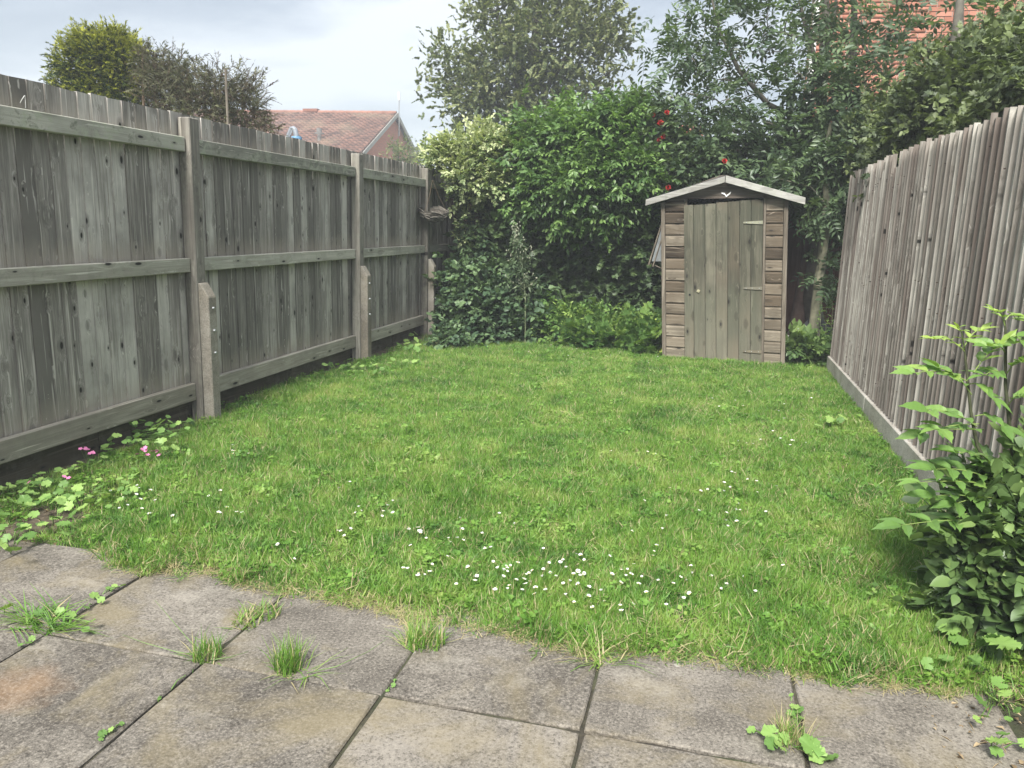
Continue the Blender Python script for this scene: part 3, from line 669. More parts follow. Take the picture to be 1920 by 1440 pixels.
gw = mesh('wall', np.array([T(0, -HWd, -HH), T(0, HWd, -HH), T(0, 0, -.12), T(0, -HWd, -8.2), T(0, HWd, -8.2), T(Lh, -HWd, -HH), T(Lh, HWd, -HH), T(Lh, 0, -.12), T(Lh, -HWd, -8.2), T(Lh, HWd, -8.2)]),
          [[3, 4, 1, 2, 0], [8, 5, 7, 6, 9], [3, 0, 5, 8], [4, 9, 6, 1]])
obj('wall', gw, m_hbrick_m, hs)
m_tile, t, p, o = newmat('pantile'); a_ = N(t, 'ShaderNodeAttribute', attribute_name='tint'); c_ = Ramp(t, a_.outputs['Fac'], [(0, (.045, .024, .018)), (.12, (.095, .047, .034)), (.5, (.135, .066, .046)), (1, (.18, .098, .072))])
c_ = Mix(t, Ramp(t, Noise(t, coord(t), .5, 4), [(.5, (0, 0, 0)), (.66, (.5, .5, .5))]), c_, (.20, .15, .10))
L(t, c_, p.inputs['Base Color']); p.inputs['Roughness'].default_value = .85
# pantile courses as real waves of tile, joined
def tile_slope(side):
    rows = 18; sl = math.hypot(HWd, HH)/rows; Vs, Fs, Ts, b = [], [], [], 0
    xs_ = np.arange(-.25, Lh+.2, .075); wave = .042*np.sin(xs_/.30*2*math.pi)
    for r in range(rows+1):
        t0, t1 = r/rows, (r+1.15)/rows
        for q_, tt, lift in ((0, t0, .01), (1, t1, .12), (2, t1, .018)):
            V = np.stack([T(x, side*HWd*tt, -HH*tt+lift+w) for x, w in zip(xs_, wave)]); Vs.append(V)
        n = len(xs_); i = np.arange(n-1)
        for q_ in (0, 1): Fs.append(np.stack([i, i+1, i+n+1, i+n], -1)+b+q_*n)
        rr = np.repeat(R.uniform(0, 1, n//4+1), 4)[:n]; Ts.append(np.concatenate([rr, rr, rr*0-.3])); b += 3*n  # row-shadow tone put into the tint of each tile's butt edge
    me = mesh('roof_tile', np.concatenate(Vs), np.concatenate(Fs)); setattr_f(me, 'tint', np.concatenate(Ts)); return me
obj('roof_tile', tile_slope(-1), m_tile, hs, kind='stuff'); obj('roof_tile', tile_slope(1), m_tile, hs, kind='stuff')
m_fascia = plain('grey_fascia', (.36, .34, .31), .7, .15, 3)
def beam(T_, p0, p1, w, h, name, mat, par):
    a, b = T_(*p0), T_(*p1); V = []
    for q_ in (a, b): V += [q_+np.array([sx2*w*ux[0], sx2*w*ux[1], sz*h]) for sx2, sz in ((-1, -1), (1, -1), (1, 1), (-1, 1))]
    return obj(name, mesh(name, np.array(V), [[0, 1, 2, 3], [7, 6, 5, 4], [0, 4, 5, 1], [1, 5, 6, 2], [2, 6, 7, 3], [3, 7, 4, 0]]), mat, par)
beam(T, (-.26, 0, -.06), (-.26, -HWd-.2, -HH-.19), .03, .12, 'bargeboard', m_fascia, hs); beam(T, (-.26, 0, -.06), (-.26, HWd+.2, -HH-.19), .03, .12, 'bargeboard', m_fascia, hs)
rd = []
for x in np.arange(-.2, Lh, .42):
    a, b = T(x, 0, .03), T(x+.43, 0, .045); rd.append((np.array([a, b]), .11))
obj('ridge_tile', tubes('ridge_tile', rd, 8), plain('ridge_clay', (.25, .12, .085), .9, .3, 2), hs, kind='stuff')
mm = MB(); mm.box(-.45, .45, -.15, .15, 0, .16); obj('ridge_vent', mm.me('ridge_vent'), plain('vent_clay', (.22, .09, .06), .9, .2), hs, T(4.85, 0, .06))
aer = thing('tv_aerial', 'thin pale aerial pole on the apex of the brick gable beyond the left fence', 'aerial')
obj('pole', tubes('pole', [(np.array([T(-.35, 0, -1.2), T(-.35, 0, 0), T(-.35, 0, .75)]), .03)], 6), m_metal, aer)
obj('antenna', tubes('antenna', [(np.array([T(-.35, 0, .7), T(-.35, 0, 1.15)]), .07)], 6), plain('pale_plastic', (.6, .6, .6), .6, .1), aer)
obj('cable', tubes('cable', [(np.array([T(-.30, 0, -.9), T(-.30, 0, -1.5), T(-.30, -.9, -1.5), T(-.30, -.9, -2.5), T(-.3, -.9, -4.0)]), .022)], 4), plain('cable_grey', (.2, .16, .14), .8, .1), hs)
# roof flue on that slope
fp = T(2.6, -HWd*.78, -HH*.78)
fl_ = obj('flue', tubes('flue', [(np.array([fp, fp+[0, 0, .35]]), .10), (np.array([fp+[0, 0, .36], fp+[0, 0, .42]]), .26), (np.array([fp+[0, 0, .45], fp+[0, 0, .65]]), .14)], 8), plain('flue_metal', (.16, .15, .14), .6, .2), hs)
# white pipe elbow behind the left fence
wp = thing('vent_pipe', 'bent white plastic pipe with a blue collar showing above the left fence', 'pipe')
P0 = at(538, 262, 11.0); P1 = at(547, 240, 11.0); P2 = at(553, 243, 11.0); P3 = at(556, 256, 11.0)
obj('elbow', tubes('elbow', [(np.array([P0+[0, 0, -.12], P0, P1, (P1+P2)/2+[0, 0, .008], P2, P3]), [.032, .032, .034, .036, .038, .04])], 10), plain('white_pipe', (.22, .24, .27), .4, .08), wp)
obj('collar', tubes('collar', [(np.array([P3+[0, 0, -.0], P3+[.0, 0, -.03], P3+[0, 0, -.06]]), [.075, .085, .08])], 12), plain('blue_collar', (.12, .26, .42), .5, .1), wp)
obj('post', tubes('post', [(np.array([P3+[0, 0, -.05], [P3[0], P3[1], 0]]), .03)], 8), m_metal, wp)

# brick house on the right, laid brick by brick where it shows
BX0, BY = at(1515, 100, 14.0)[0], 14.0
bh = thing('brick_house', 'tall orange-red brick house wall behind the trees at the upper right', 'house')
m_bk, t, p, o = newmat('orange_brick'); oi = N(t, 'ShaderNodeObjectInfo'); a_ = N(t, 'ShaderNodeAttribute', attribute_name='tint')
f_ = Mt(t, 'FRACT', Mt(t, 'ADD', oi.outputs['Random'], a_.outputs['Fac'])); n_ = Noise(t, coord(t), 25, 4, .6)
c_ = Ramp(t, Mt(t, 'ADD', Mt(t, 'MULTIPLY', f_, .7), Mt(t, 'MULTIPLY', n_, .3)), [(0, (.27, .105, .065)), (.5, (.36, .15, .10)), (1, (.44, .21, .15))]); L(t, c_, p.inputs['Base Color']); p.inputs['Roughness'].default_value = .9; bump(t, p, n_, .3, .003)
obj('wall', boxme('wall', BX0+.01, BX0+9, BY+.012, BY+.3, -.05, 7.5), plain('mortar', (.36, .30, .25), .95, .15), bh)
bm1 = boxme('brick', -.1065, .1065, 0, .10, -.0325, .0325, .002)
stuffV, stuffF, stuffT, nb = [], [], [], 0; base8 = None; cnt = 0
m8 = MB(); m8.box(-.1065, .1065, 0, .08, -.0325, .0325); v8 = np.array(m8.V); f8 = np.array(m8.F)
z = .04; row = 0
while z < 7.4:
    x = BX0+.11+(.1125 if row % 2 else 0)
    while x < BX0+7:
        vis = (3.85 < z < 6.2) and (2.9 < x < 5.3)
        if vis and cnt < 300: obj('brick', bm1, m_bk, bh, (x, BY-random.uniform(0, .004), z)); cnt += 1
        elif z > 1.5:
            stuffV.append(v8+[x, BY-random.uniform(0, .004), z]); stuffF.append(f8+nb); nb += 8; stuffT += [random.random()]*8
        x += .225
    z += .075; row += 1
me = mesh('brick', np.concatenate(stuffV), np.concatenate(stuffF)); setattr_f(me, 'tint', stuffT); obj('brick', me, m_bk, bh, kind='stuff')
obj('downpipe', tubes('downpipe', [(np.array([(BX0+.06, BY-.08, 0), (BX0+.06, BY-.08, 4), (BX0+.06, BY-.08, 7.4)]), .045)], 8), plain('white_downpipe', (.72, .72, .70), .5, .1), bh)
obj('roof', boxme('roof', BX0-.4, BX0+9.2, BY-.4, BY+6, 7.5, 7.7), m_felt, bh)

# far house behind the hedge (red roof edge, cowl on a pole)
FYd = 30; A2 = at(1082, 236, FYd)
fh = thing('far_house', 'far house whose red tiled roof shows in slivers above the climbing hedge', 'house')
mm = MB(); x0, zt = A2[0], A2[2]
mm.add([(x0-.8, FYd, zt+.05), (x0+4.5, FYd, zt+.05), (x0+4.9, FYd-3, zt-2.0), (x0-1.2, FYd-3, zt-2.0), (x0-1.2, FYd+3, zt-2.0), (x0+4.9, FYd+3, zt-2.0)], [[0, 3, 2, 1], [0, 1, 5, 4], [0, 4, 3], [1, 2, 5], [3, 4, 5, 2]])
obj('roof', mm.me('roof'), plain('red_roof', (.28, .10, .07), .9, .3, 6), fh)
obj('wall', boxme('wall', x0-1, x0+4.7, FYd-2.8, FYd+2.8, -.05, zt-2.01), m_hbrick_m, fh)
CY = 24.; c0 = at(1121, 215, CY)
cw = thing('flue_cowl', 'small grey mushroom-shaped cowl on a pole between the maple and the hedge top', 'cowl')
obj('pole', tubes('pole', [(np.array([[c0[0], CY, 0], c0, c0+[0, 0, .2]]), .055)], 8), m_metal, cw)
obj('cap', tubes('cap', [(np.array([c0+[0, 0, .17], c0+[0, 0, .24], c0+[0, 0, .30], c0+[0, 0, .34]]), [.16, .27, .26, .05])], 14), plain('cowl_grey', (.30, .30, .29), .7, .2), cw)

# ================================================================== TREES AND HEDGES
def stops(a, b, c, d=None):
    return [(.12, a), (.5, b), (.85, c)] + ([(1.0, d)] if d else [])
m_maple = leafmat('maple_leaf', stops((.085, .120, .055), (.175, .205, .090), (.31, .33, .15)), .30)
m_ash = leafmat('ash_leaf', stops((.040, .070, .036), (.080, .125, .060), (.155, .22, .095)), .28, .42, .5)
m_ivy = leafmat('ivy_leaf', stops((.036, .064, .028), (.078, .125, .050), (.145, .21, .080)), .18, .45, .45)
m_climb = leafmat('climber_leaf', stops((.045, .095, .026), (.100, .180, .050), (.19, .30, .085)), .30, .42, .45)
m_varieg = leafmat('variegated_leaf', stops((.10, .15, .055), (.25, .31, .14), (.50, .53, .30)), .28)
m_bramb = leafmat('bramble_leaf', stops((.030, .062, .032), (.065, .115, .056), (.13, .20, .085)), .20)
m_gcov = leafmat('ground_cover_leaf', stops((.060, .130, .035), (.140, .250, .065), (.30, .42, .11)), .28)
m_gold = leafmat('golden_conifer_leaf', stops((.022, .042, .012), (.075, .105, .022), (.36, .37, .055)), .15, .7, .2, .05)
m_brownc = leafmat('drab_conifer_leaf', stops((.095, .062, .044), (.115, .115, .068), (.21, .215, .125)), .12, .8, .2, .12)
m_rightt = leafmat('shade_tree_leaf', stops((.050, .072, .034), (.105, .135, .060), (.19, .235, .09)), .26)
m_bush = leafmat('bush_leaf', stops((.045, .085, .028), (.105, .175, .056), (.20, .29, .090)), .22, .42, .5)
m_sapl = leafmat('sapling_leaf', stops((.10, .19, .045), (.17, .30, .075), (.33, .44, .10)), .34, .45, .45)
m_mallow = leafmat('mallow_leaf', stops((.09, .18, .045), (.17, .30, .075), (.29, .43, .12)), .30)
m_red = plain('red_petal', (.42, .030, .028), .5, .25, 60); m_pink = plain('pink_petal', (.62, .20, .38), .5, .2, 60)
rs = R
def rt_(seed): return np.random.RandomState(seed)
t_maple = [sprig(11, .24, .085, .080, 'lobed', rs=rt_(i), tvar=.38) for i in range(4)]
t_ash = [sprig(9, .28, .110, .046, 'ovate', pinnate=True, rs=rt_(10+i), curve=.25, tvar=.12, droop=.25) for i in range(4)]
t_ivy = [sprig(7, .14, .058, .058, 'lobed', rs=rt_(20+i), tvar=.2) for i in range(4)]
t_climb = [sprig(9, .20, .075, .034, 'ovate', rs=rt_(30+i), tvar=.2, droop=.3, tip_light=.3) for i in range(4)]
t_var = [sprig(10, .14, .050, .028, 'ovate', rs=rt_(40+i), tvar=.3) for i in range(4)]
t_bram = [sprig(6, .16, .075, .055, 'ovate', rs=rt_(50+i), tvar=.2) for i in range(4)]
t_con = [sprig(22, .15, .040, .009, 'thin', spread=.6, rs=rt_(60+i), tvar=.15, tip_light=.7, stem=.003) for i in range(4)]
t_dead = [sprig(9, .17, .045, .006, 'thin', spread=.8, rs=rt_(70+i), tvar=.3, stem=.003) for i in range(4)]

def tree(name, label, cat, base, limbs, blobs, temps, mat, k, scale, dens=1.0, shell=.5, bark=m_bark, tvar=.2, jit=.15, targ=160, rad=.012, up=.3, droop=0., seed=1, lt=.12, cull=None, group=None):
    rr = np.random.RandomState(seed)
    th_ = thing(name, label, cat, base, group)
    b = np.array(base, float)
    P, O = crown_points(blobs, dens, shell, rr)
    if cull is not None: q = cull(P); P, O = P[q], O[q]
    if limbs:
        obj('trunk', tubes('trunk', [(np.asarray(limbs[0][0])-b, limbs[0][1])], 10), bark, th_, smooth=True)
        rest = [(np.asarray(p)-b, r) for p, r in limbs[1:]]
        idx = rr.choice(len(P), min(targ, len(P)), replace=False)
        br = branches([(np.asarray(p)-b, r) for p, r in limbs], P[idx]-b, rad, rs=rr)
        obj('branch', tubes('branch', rest+br, 5), bark, th_, kind='stuff')
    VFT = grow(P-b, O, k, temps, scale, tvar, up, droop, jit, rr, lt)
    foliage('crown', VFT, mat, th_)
    return th_
def seg(*pts): return np.array([at(*p) for p in pts])

# maple beyond the hedge
mY = 18.0; mb = at(985, 250, mY); base = (mb[0], mY, 0)
lm = [(np.array([(mb[0], mY, 0), at(985, 250, mY), at(1000, 120, mY), at(1010, 20, mY), at(1015, -90, mY)]), [.20, .15, .12, .08, .04]),
      (seg((987, 230, mY), (960, 120, mY-.2), (930, 20, mY-.4)), [.08, .05, .02]), (seg((990, 220, mY), (1060, 110, mY), (1110, 20, mY)), [.08, .05, .02]),
      (seg((988, 240, mY), (900, 180, mY), (830, 150, mY)), [.06, .04, .015]), (seg((992, 235, mY), (1080, 190, mY), (1150, 130, mY)), [.05, .03, .015])]
px = 1/78.0
def B(px_, py_, Y, r, n, ry=None): 
    k = abs(at(px_, py_, Y)@np.array([-.232, .952, -.2]))/1470.; rr = r*k
    return (at(px_, py_, Y), (rr, (ry or rr*.9), rr*.85), n)
mbl = [B(1000, 60, mY, 105, 150), B(940, 130, mY, 85, 120), B(1060, 110, mY, 85, 110), B(1000, -60, mY, 120, 120), B(880, 170, mY, 55, 70), B(850, 110, mY, 30, 22), B(826, 95, mY, 13, 7), B(815, 160, mY, 16, 8), B(795, 148, mY, 6, 3),
       B(925, 215, mY, 55, 70), B(1010, 205, mY, 70, 80), B(1090, 190, mY, 38, 34), B(1120, 60, mY, 45, 40), B(1150, 85, mY, 26, 18), B(1170, 55, mY, 12, 7), B(1140, 160, mY, 18, 9), B(910, 30, mY, 40, 30), B(860, 225, mY, 18, 12), B(1135, 0, mY, 30, 22)]
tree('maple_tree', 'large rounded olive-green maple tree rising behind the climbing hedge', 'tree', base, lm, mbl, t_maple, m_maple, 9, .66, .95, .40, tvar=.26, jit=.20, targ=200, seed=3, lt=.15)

# golden conifer and the drab one beside it, behind the left fence
cY = 8.4
gb = at(190, 150, cY); gbase = (gb[0], cY, 0)
gbl = [B(160, 125, cY, 48, 130), B(200, 110, cY, 50, 130), B(160, 85, cY, 20, 25), B(130, 165, cY, 30, 60), B(235, 130, cY, 40, 90), B(200, 180, cY, 60, 130), B(250, 190, cY, 45, 90), B(200, 250, cY, 90, 120), B(190, 340, cY, 90, 60), B(215, 90, cY, 25, 35)]
tree('golden_conifer', 'bushy golden-tipped conifer above the left fence, leftmost of the garden trees', 'conifer', gbase, [(np.array([(gb[0], cY, 0), at(200, 220, cY), at(195, 110, cY)]), [.10, .07, .02])], gbl, t_con, m_gold, 5, .95, 1.2, .62, bark=m_twig, tvar=.38, jit=.05, targ=80, seed=5, up=.5, lt=.30)
db = at(360, 190, cY-.2); dbase = (db[0], cY-.2, 0)
dl = [(np.array([(db[0], cY-.2, 0), at(355, 220, cY-.2), at(352, 130, cY-.2)]), [.08, .05, .015])]
for a, b_, c_, r in ((292, 220, 100, .022), (318, 230, 125, .018), (335, 240, 140, .015), (385, 230, 150, .015), (405, 240, 150, .02), (452, 240, 165, .012), (270, 210, 95, .02)):
    dl.append((np.array([(at(a, b_, cY-.2)[0]*.5+db[0]*.5, cY-.2, .4), at(a, b_, cY-.2), at(a+random.uniform(-4, 4), c_, cY-.2)]), [r*1.3, r, r*.5]))
dbl = [B(285, 130, cY-.2, 28, 36), B(325, 137, cY-.2, 28, 30), B(350, 158, cY-.2, 36, 36), B(400, 168, cY-.2, 33, 34), B(440, 176, cY-.2, 32, 34), B(465, 160, cY-.2, 18, 14), B(380, 215, cY-.2, 58, 50), B(450, 215, cY-.2, 40, 50), B(310, 185, cY-.2, 45, 60), B(490, 232, cY-.2, 18, 14), B(340, 280, cY-.2, 90, 60)]
tree('conifer', 'half-dead brownish conifer with bare upright stems next to the golden one', 'conifer', dbase, dl, dbl, t_con+t_dead+t_dead, m_brownc, 6, .95, 1.25, .2, bark=m_twig, tvar=.28, jit=.07, targ=200, rad=.008, seed=6, up=.4, lt=.12)
pp = at(423, 130, 7.9); tag(obj('wooden_stake', tubes('wooden_stake', [(np.array([(pp[0], pp[1], 0), pp]), .017)], 4), m_trim, None), 'thin upright brown stake standing in the half-dead conifer', 'stake')
# small trees by the gable
yb = at(752, 290, 30.); tree('birch_tree', 'small wispy yellowish tree in front of the far brick gable', 'tree', (yb[0], 30, 0), [(np.array([(yb[0], 30, 0), at(750, 320, 30), at(744, 268, 30)]), [.08, .05, .015])],
     [B(752, 305, 30, 20, 40), B(745, 280, 30, 11, 16), B(765, 310, 30, 12, 16), B(750, 345, 30, 22, 30)], t_climb, leafmat('birch_leaf', stops((.08, .11, .03), (.15, .19, .06), (.28, .30, .10)), .3), 4, 1.2, 1.0, .2, jit=.2, targ=30, seed=8)
yb = at(787, 320, 40.); tree('birch_tree', 'sliver of a pale green tree just right of the brick gable', 'tree', (yb[0], 40, 0), [(np.array([(yb[0], 40, 0), at(787, 320, 40), at(783, 280, 40)]), [.1, .06, .02])],
     [B(787, 300, 40, 11, 20), B(784, 280, 40, 6, 6), B(790, 335, 40, 14, 22)], t_climb, bpy.data.materials['birch_leaf'], 4, 1.6, 1.0, .2, jit=.25, targ=20, seed=9)

# ash tree behind the shed
aY = 9.9; ab = at(1528, 640, aY); abase = (ab[0]+.06, aY, 0)
al = [(np.array([(ab[0]+.06, aY, 0), at(1522, 560, aY), at(1536, 420, aY), at(1543, 300, aY), at(1545, 240, aY), at(1540, 180, aY+.1), at(1546, 60, aY+.1), at(1552, -60, aY)]), [.115, .105, .095, .085, .08, .055, .045, .03]),
      (seg((1545, 262, aY), (1500, 225, aY-.1), (1440, 195, aY-.25), (1385, 130, aY-.3), (1350, 60, aY-.3), (1330, -20, aY-.3)), [.045, .038, .032, .026, .018, .01]),
      (seg((1545, 270, aY), (1520, 282, aY-.1), (1490, 270, aY-.1), (1475, 240, aY-.1)), [.035, .03, .022, .012]),
      (seg((1545, 235, aY), (1560, 200, aY), (1600, 120, aY+.1), (1602, 20, aY+.1), (1600, -60, aY)), [.055, .05, .045, .035, .02]),
      (seg((1542, 190, aY), (1525, 100, aY), (1505, 30, aY), (1490, -60, aY)), [.035, .028, .022, .012]),
      (seg((1545, 75, aY), (1500, 70, aY-.1), (1440, 55, aY-.2)), [.022, .018, .01]),
      (seg((1547, 110, aY), (1565, 40, aY), (1570, -40, aY)), [.03, .02, .012]),
      (seg((1548, 255, aY), (1600, 246, aY-.3), (1660, 240, aY-.9), (1720, 205, aY-1.5), (1760, 170, aY-2.)), [.028, .025, .02, .014, .008]),
      (seg((1610, 70, aY), (1660, 150, aY-.3), (1720, 110, aY-.9), (1800, 60, aY-1.5), (1900, 10, aY-2.2)), [.018, .02, .018, .012, .006]),
      (seg((1560, 225, aY), (1650, 190, aY-.6), (1740, 130, aY-1.3)), [.022, .018, .008])]
abl = [B(1275, 110, 9.6, 38, 20), B(1245, 170, 9.5, 26, 12), B(1215, 168, 9.5, 14, 5), B(1300, 60, 9.6, 50, 26), B(1262, 25, 9.6, 22, 7), B(1350, 90, 9.7, 60, 34), B(1320, 160, 9.6, 45, 24), B(1370, 190, 9.6, 50, 26),
       B(1430, 30, 9.7, 60, 28), B(1460, 120, 9.7, 45, 20), B(1510, 140, 9.5, 50, 34), B(1560, 130, 9.4, 45, 34), B(1590, 180, 9.3, 50, 36), B(1540, 50, 10.2, 55, 26), B(1610, 60, 9.7, 45, 24), B(1630, 150, 9.3, 35, 18), B(1690, 50, 9.2, 34, 12), B(1700, 140, 8.8, 30, 12),
       B(1280, 250, 9.7, 50, 44), B(1340, 280, 9.6, 60, 62), B(1400, 250, 9.6, 55, 54), B(1420, 320, 9.6, 45, 46), B(1470, 290, 9.7, 50, 50), B(1500, 350, 9.8, 35, 28), B(1300, 330, 9.9, 55, 50), B(1380, 345, 9.9, 50, 44), B(1250, 300, 9.7, 32, 26), B(1520, 220, 9.6, 30, 18), B(1230, 345, 9.8, 30, 20),
       B(1670, 30, 9.3, 30, 12), B(1730, 85, 9.0, 26, 9), B(1790, 30, 8.6, 26, 8), B(1860, 40, 8.2, 26, 8), B(1900, 90, 8.0, 26, 9), B(1690, 110, 9.1, 30, 12), B(1350, -60, 9.7, 90, 50), B(1550, -70, 9.8, 100, 60), B(1700, -60, 9.2, 60, 22), B(1780, 60, 8.6, 30, 6), B(1850, 90, 8.2, 30, 8)]
tree('ash_tree', 'tall ash tree with a forked grey trunk and leafy limbs behind the shed', 'tree', abase, al, abl, t_ash, m_ash, 5, .84, .40, .25, bark=m_bark, tvar=.22, jit=.15, targ=240, rad=.012, seed=11, droop=.35, lt=.18)
# thin young stem in front of it
fY = 9.15; fb = at(1522, 655, fY)
yt = thing('ash_sapling', 'slim young ash stem with a pale olive trunk, just right of the shed', 'tree', (fb[0], fY, 0)); b0 = np.array([fb[0], fY, 0])
obj('trunk', tubes('trunk', [(np.array([(fb[0], fY, 0), at(1527, 600, fY), at(1536, 520, fY), at(1548, 430, fY), at(1551, 370, fY), at(1546, 300, fY), at(1558, 230, fY)])-b0, [.062, .055, .052, .047, .042, .034, .02])], 10), m_bark2, yt, smooth=True)
tb_ = [(seg((1549, 420, fY), (1570, 410, fY-.1), (1592, 398, fY-.3))-b0, [.01, .007, .004]), (seg((1538, 560, fY), (1550, 530, fY-.05), (1565, 515, fY-.1))-b0, [.01, .007, .004]), (seg((1550, 380, fY), (1575, 330, fY), (1590, 290, fY))-b0, [.02, .014, .008]), (seg((1550, 385, fY), (1520, 350, fY-.1), (1460, 335, fY-.2))-b0, [.01, .008, .004])]
obj('branch', tubes('branch', tb_, 5), m_bark2, yt, kind='stuff')
P, O = crown_points([B(1565, 515, fY-.1, 22, 12), B(1580, 400, fY-.2, 20, 10), B(1535, 400, fY-.1, 14, 7), B(1540, 300, fY, 35, 24), B(1470, 335, fY-.2, 26, 12), B(1580, 300, fY, 30, 20), B(1560, 240, fY, 28, 14), B(1600, 340, fY+.3, 26, 20)], 1, .2)
foliage('crown', grow(P-b0, O, 4, t_ash, .8, .2, 0., .3, .07), m_ash, yt)

# shade trees beyond the right fence
rY = 7.6
keep = lambda P: (P[:, 0] > 1.50)
rb1 = at(1790, 260, rY); tree('ivy_tree', 'dense dark ivy-clad tree hanging over the middle of the right fence', 'tree', (max(rb1[0], 2.0), rY, 0),
     [(np.array([(max(rb1[0], 2.0), rY, 0), at(1780, 230, rY), at(1790, 120, rY), at(1800, 0, rY)]), [.12, .09, .06, .03])],
     [B(1720, 230, 7.6, 60, 90), B(1790, 190, 7.4, 60, 100), B(1855, 165, 7.0, 50, 80), B(1905, 135, 6.6, 50, 70), B(1680, 280, 8.0, 50, 80), B(1630, 300, 8.6, 45, 80), B(1600, 330, 8.9, 35, 50), B(1900, 50, 7.0, 25, 8), B(1840, 120, 7.4, 30, 22), B(1640, 250, 8.8, 45, 56), B(1960, 160, 6.0, 70, 60), B(1590, 270, 9.2, 40, 50), B(1700, 330, 7.6, 60, 60), B(1850, 260, 6.4, 60, 60)],
     t_ivy+t_bram, m_rightt, 9, .72, 1.15, .15, tvar=.22, jit=.13, targ=160, rad=.009, seed=13, lt=.15, cull=keep)
# dark growth in the gap behind the shed's right side
hb2 = thing('holly_bush', 'very dark bush filling the corner behind the ash trunk', 'bush', (1.5, 9.9, 0))
P, O = crown_points([((1.25, 9.95, 1.95), (.55, .25, .30), 120), ((1.0, 9.9, 2.3), (.6, .25, .30), 120), ((1.75, 9.7, 2.1), (.5, .5, .5), 160), ((1.7, 9.8, 1.6), (.4, .3, .3), 60)], 1, .1)
foliage('crown', grow(P-np.array([1.5, 9.9, 0]), O, 6, t_ivy, 1.0, .2), m_ivy, hb2)
obj('trunk', tubes('trunk', [(np.array([(0, 0, 0), (.05, 0, 1.0), (.1, 0, 2.1)]), [.05, .04, .02])], 8), m_bark, hb2)
ol = at(1498, 600, 9.95); tag(obj('tree_trunk', tubes('tree_trunk', [(np.array([(ol[0]-.02, 9.98, 0), at(1505, 560, 9.98), at(1522, 450, 9.98), at(1530, 380, 9.98)]), [.11, .10, .075, .06])], 10), plain('dull_red_bark', (.13, .085, .07), .95, .3, 10), None, smooth=True), 'thick dim reddish trunk leaning between the shed and the slim ash stem', 'tree')

# ---- hedge wall at the end of the garden
def hedge(name, label, cat, base, blobs, temps, mat, k, scale, tvar=.2, shell=.3, jit=.08, seed=1, lt=.12, up=.2, droop=0., stems=None, cull=None):
    rr = np.random.RandomState(seed); t_ = thing(name, label, cat, base); b = np.array(base, float)
    P, O = crown_points(blobs, 1, shell, rr); O = O*.7+np.array([0, -.8, .1])
    if cull is not None: q = cull(P); P, O = P[q], O[q]
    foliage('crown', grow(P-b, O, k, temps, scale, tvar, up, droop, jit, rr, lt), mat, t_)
    if stems:
        idx = rr.choice(len(P), min(stems, len(P)), replace=False); c = P.mean(0)-b
        sk = [(np.array([(0, 0, 0), (0, 0, .4*c[2]), c]), [.04, .035, .02])]
        obj('trunk', tubes('trunk', sk, 8), m_twig, t_); obj('branch', tubes('branch', branches(sk, P[idx]-b, .010, rs=rr), 4), m_twig, t_, kind='stuff')
    return t_
nl = lambda P: (P[:, 0] > -2.98)
hedge('ivy_hedge', 'dark ivy-covered hedge across the end of the garden, left of the shed', 'hedge', (-1.6, 10.0, 0),
      [((-2.7, 9.75, 1.1), (.6, .22, .9), 330), ((-1.7, 9.85, 1.1), (.8, .22, .9), 420), ((-.75, 9.85, 1.1), (.6, .22, .9), 330), ((-1.3, 9.62, .75), (.8, .16, .38), 330), ((-1.6, 9.48, 1.30), (1.1, .14, .32), 330), ((-.8, 9.45, 1.15), (.55, .14, .35), 160), ((-.7, 9.60, .55), (.45, .2, .42), 220), ((-2.1, 9.6, .7), (.5, .15, .4), 160), ((-2.0, 9.9, 1.9), (1.3, .25, .4), 240), ((-.6, 9.95, 1.9), (.9, .25, .4), 200)],
      t_ivy, m_ivy, 7, 1.0, .30, .3, .11, 21, stems=90, cull=nl)
hedge('variegated_shrub', 'pale yellow variegated shrub spilling over the far end of the left fence', 'shrub', (-2.9, 9.6, 0),
      [B(850, 300, 9.3, 32, 60), B(895, 290, 9.3, 42, 90), B(940, 285, 9.3, 32, 50), B(880, 335, 9.2, 38, 60), B(930, 345, 9.2, 30, 36), B(825, 285, 9.3, 14, 14), B(955, 315, 9.3, 30, 40), B(900, 370, 9.3, 18, 12), B(975, 280, 9.4, 22, 24)], t_var, m_varieg, 6, 1.0, .28, .4, .07, 22, .25, .35, stems=30)
hedge('climbing_shrub', 'bright green climbing shrub mounded over the hedge, left of the red roses', 'shrub', (-1.7, 9.7, 0),
      [B(1010, 300, 9.3, 50, 90), B(1060, 265, 9.3, 45, 80), B(1110, 270, 9.25, 50, 90), B(1150, 235, 9.3, 38, 56), B(1180, 225, 9.4, 30, 34), B(1030, 350, 9.1, 50, 90), B(1100, 350, 9.05, 55, 110), B(1170, 320, 9.1, 50, 90), B(990, 380, 9.2, 30, 30), B(1080, 400, 9.1, 40, 44), B(1160, 385, 9.15, 40, 44), B(1210, 370, 9.2, 30, 26), B(1130, 425, 9.2, 22, 10), B(1000, 245, 9.4, 24, 22), B(1065, 225, 9.4, 20, 14)],
      t_climb, m_climb, 6, .95, .30, .4, .08, 23, .30, .3, .35, stems=60)
rb = hedge('rose_bush', 'dark green rose bush dotted with red flowers, between the climber and the shed roof', 'rose bush', (-.7, 9.8, 0),
      [B(1220, 290, 9.5, 42, 80), B(1250, 340, 9.4, 40, 70), B(1215, 250, 9.6, 30, 34), B(1190, 205, 9.6, 18, 16), B(1240, 235, 9.6, 30, 26), B(1200, 390, 9.5, 34, 40), B(1290, 310, 9.5, 42, 70)], t_climb+t_bram, m_ash, 6, .9, .25, .35, .08, 24, .2, stems=40)
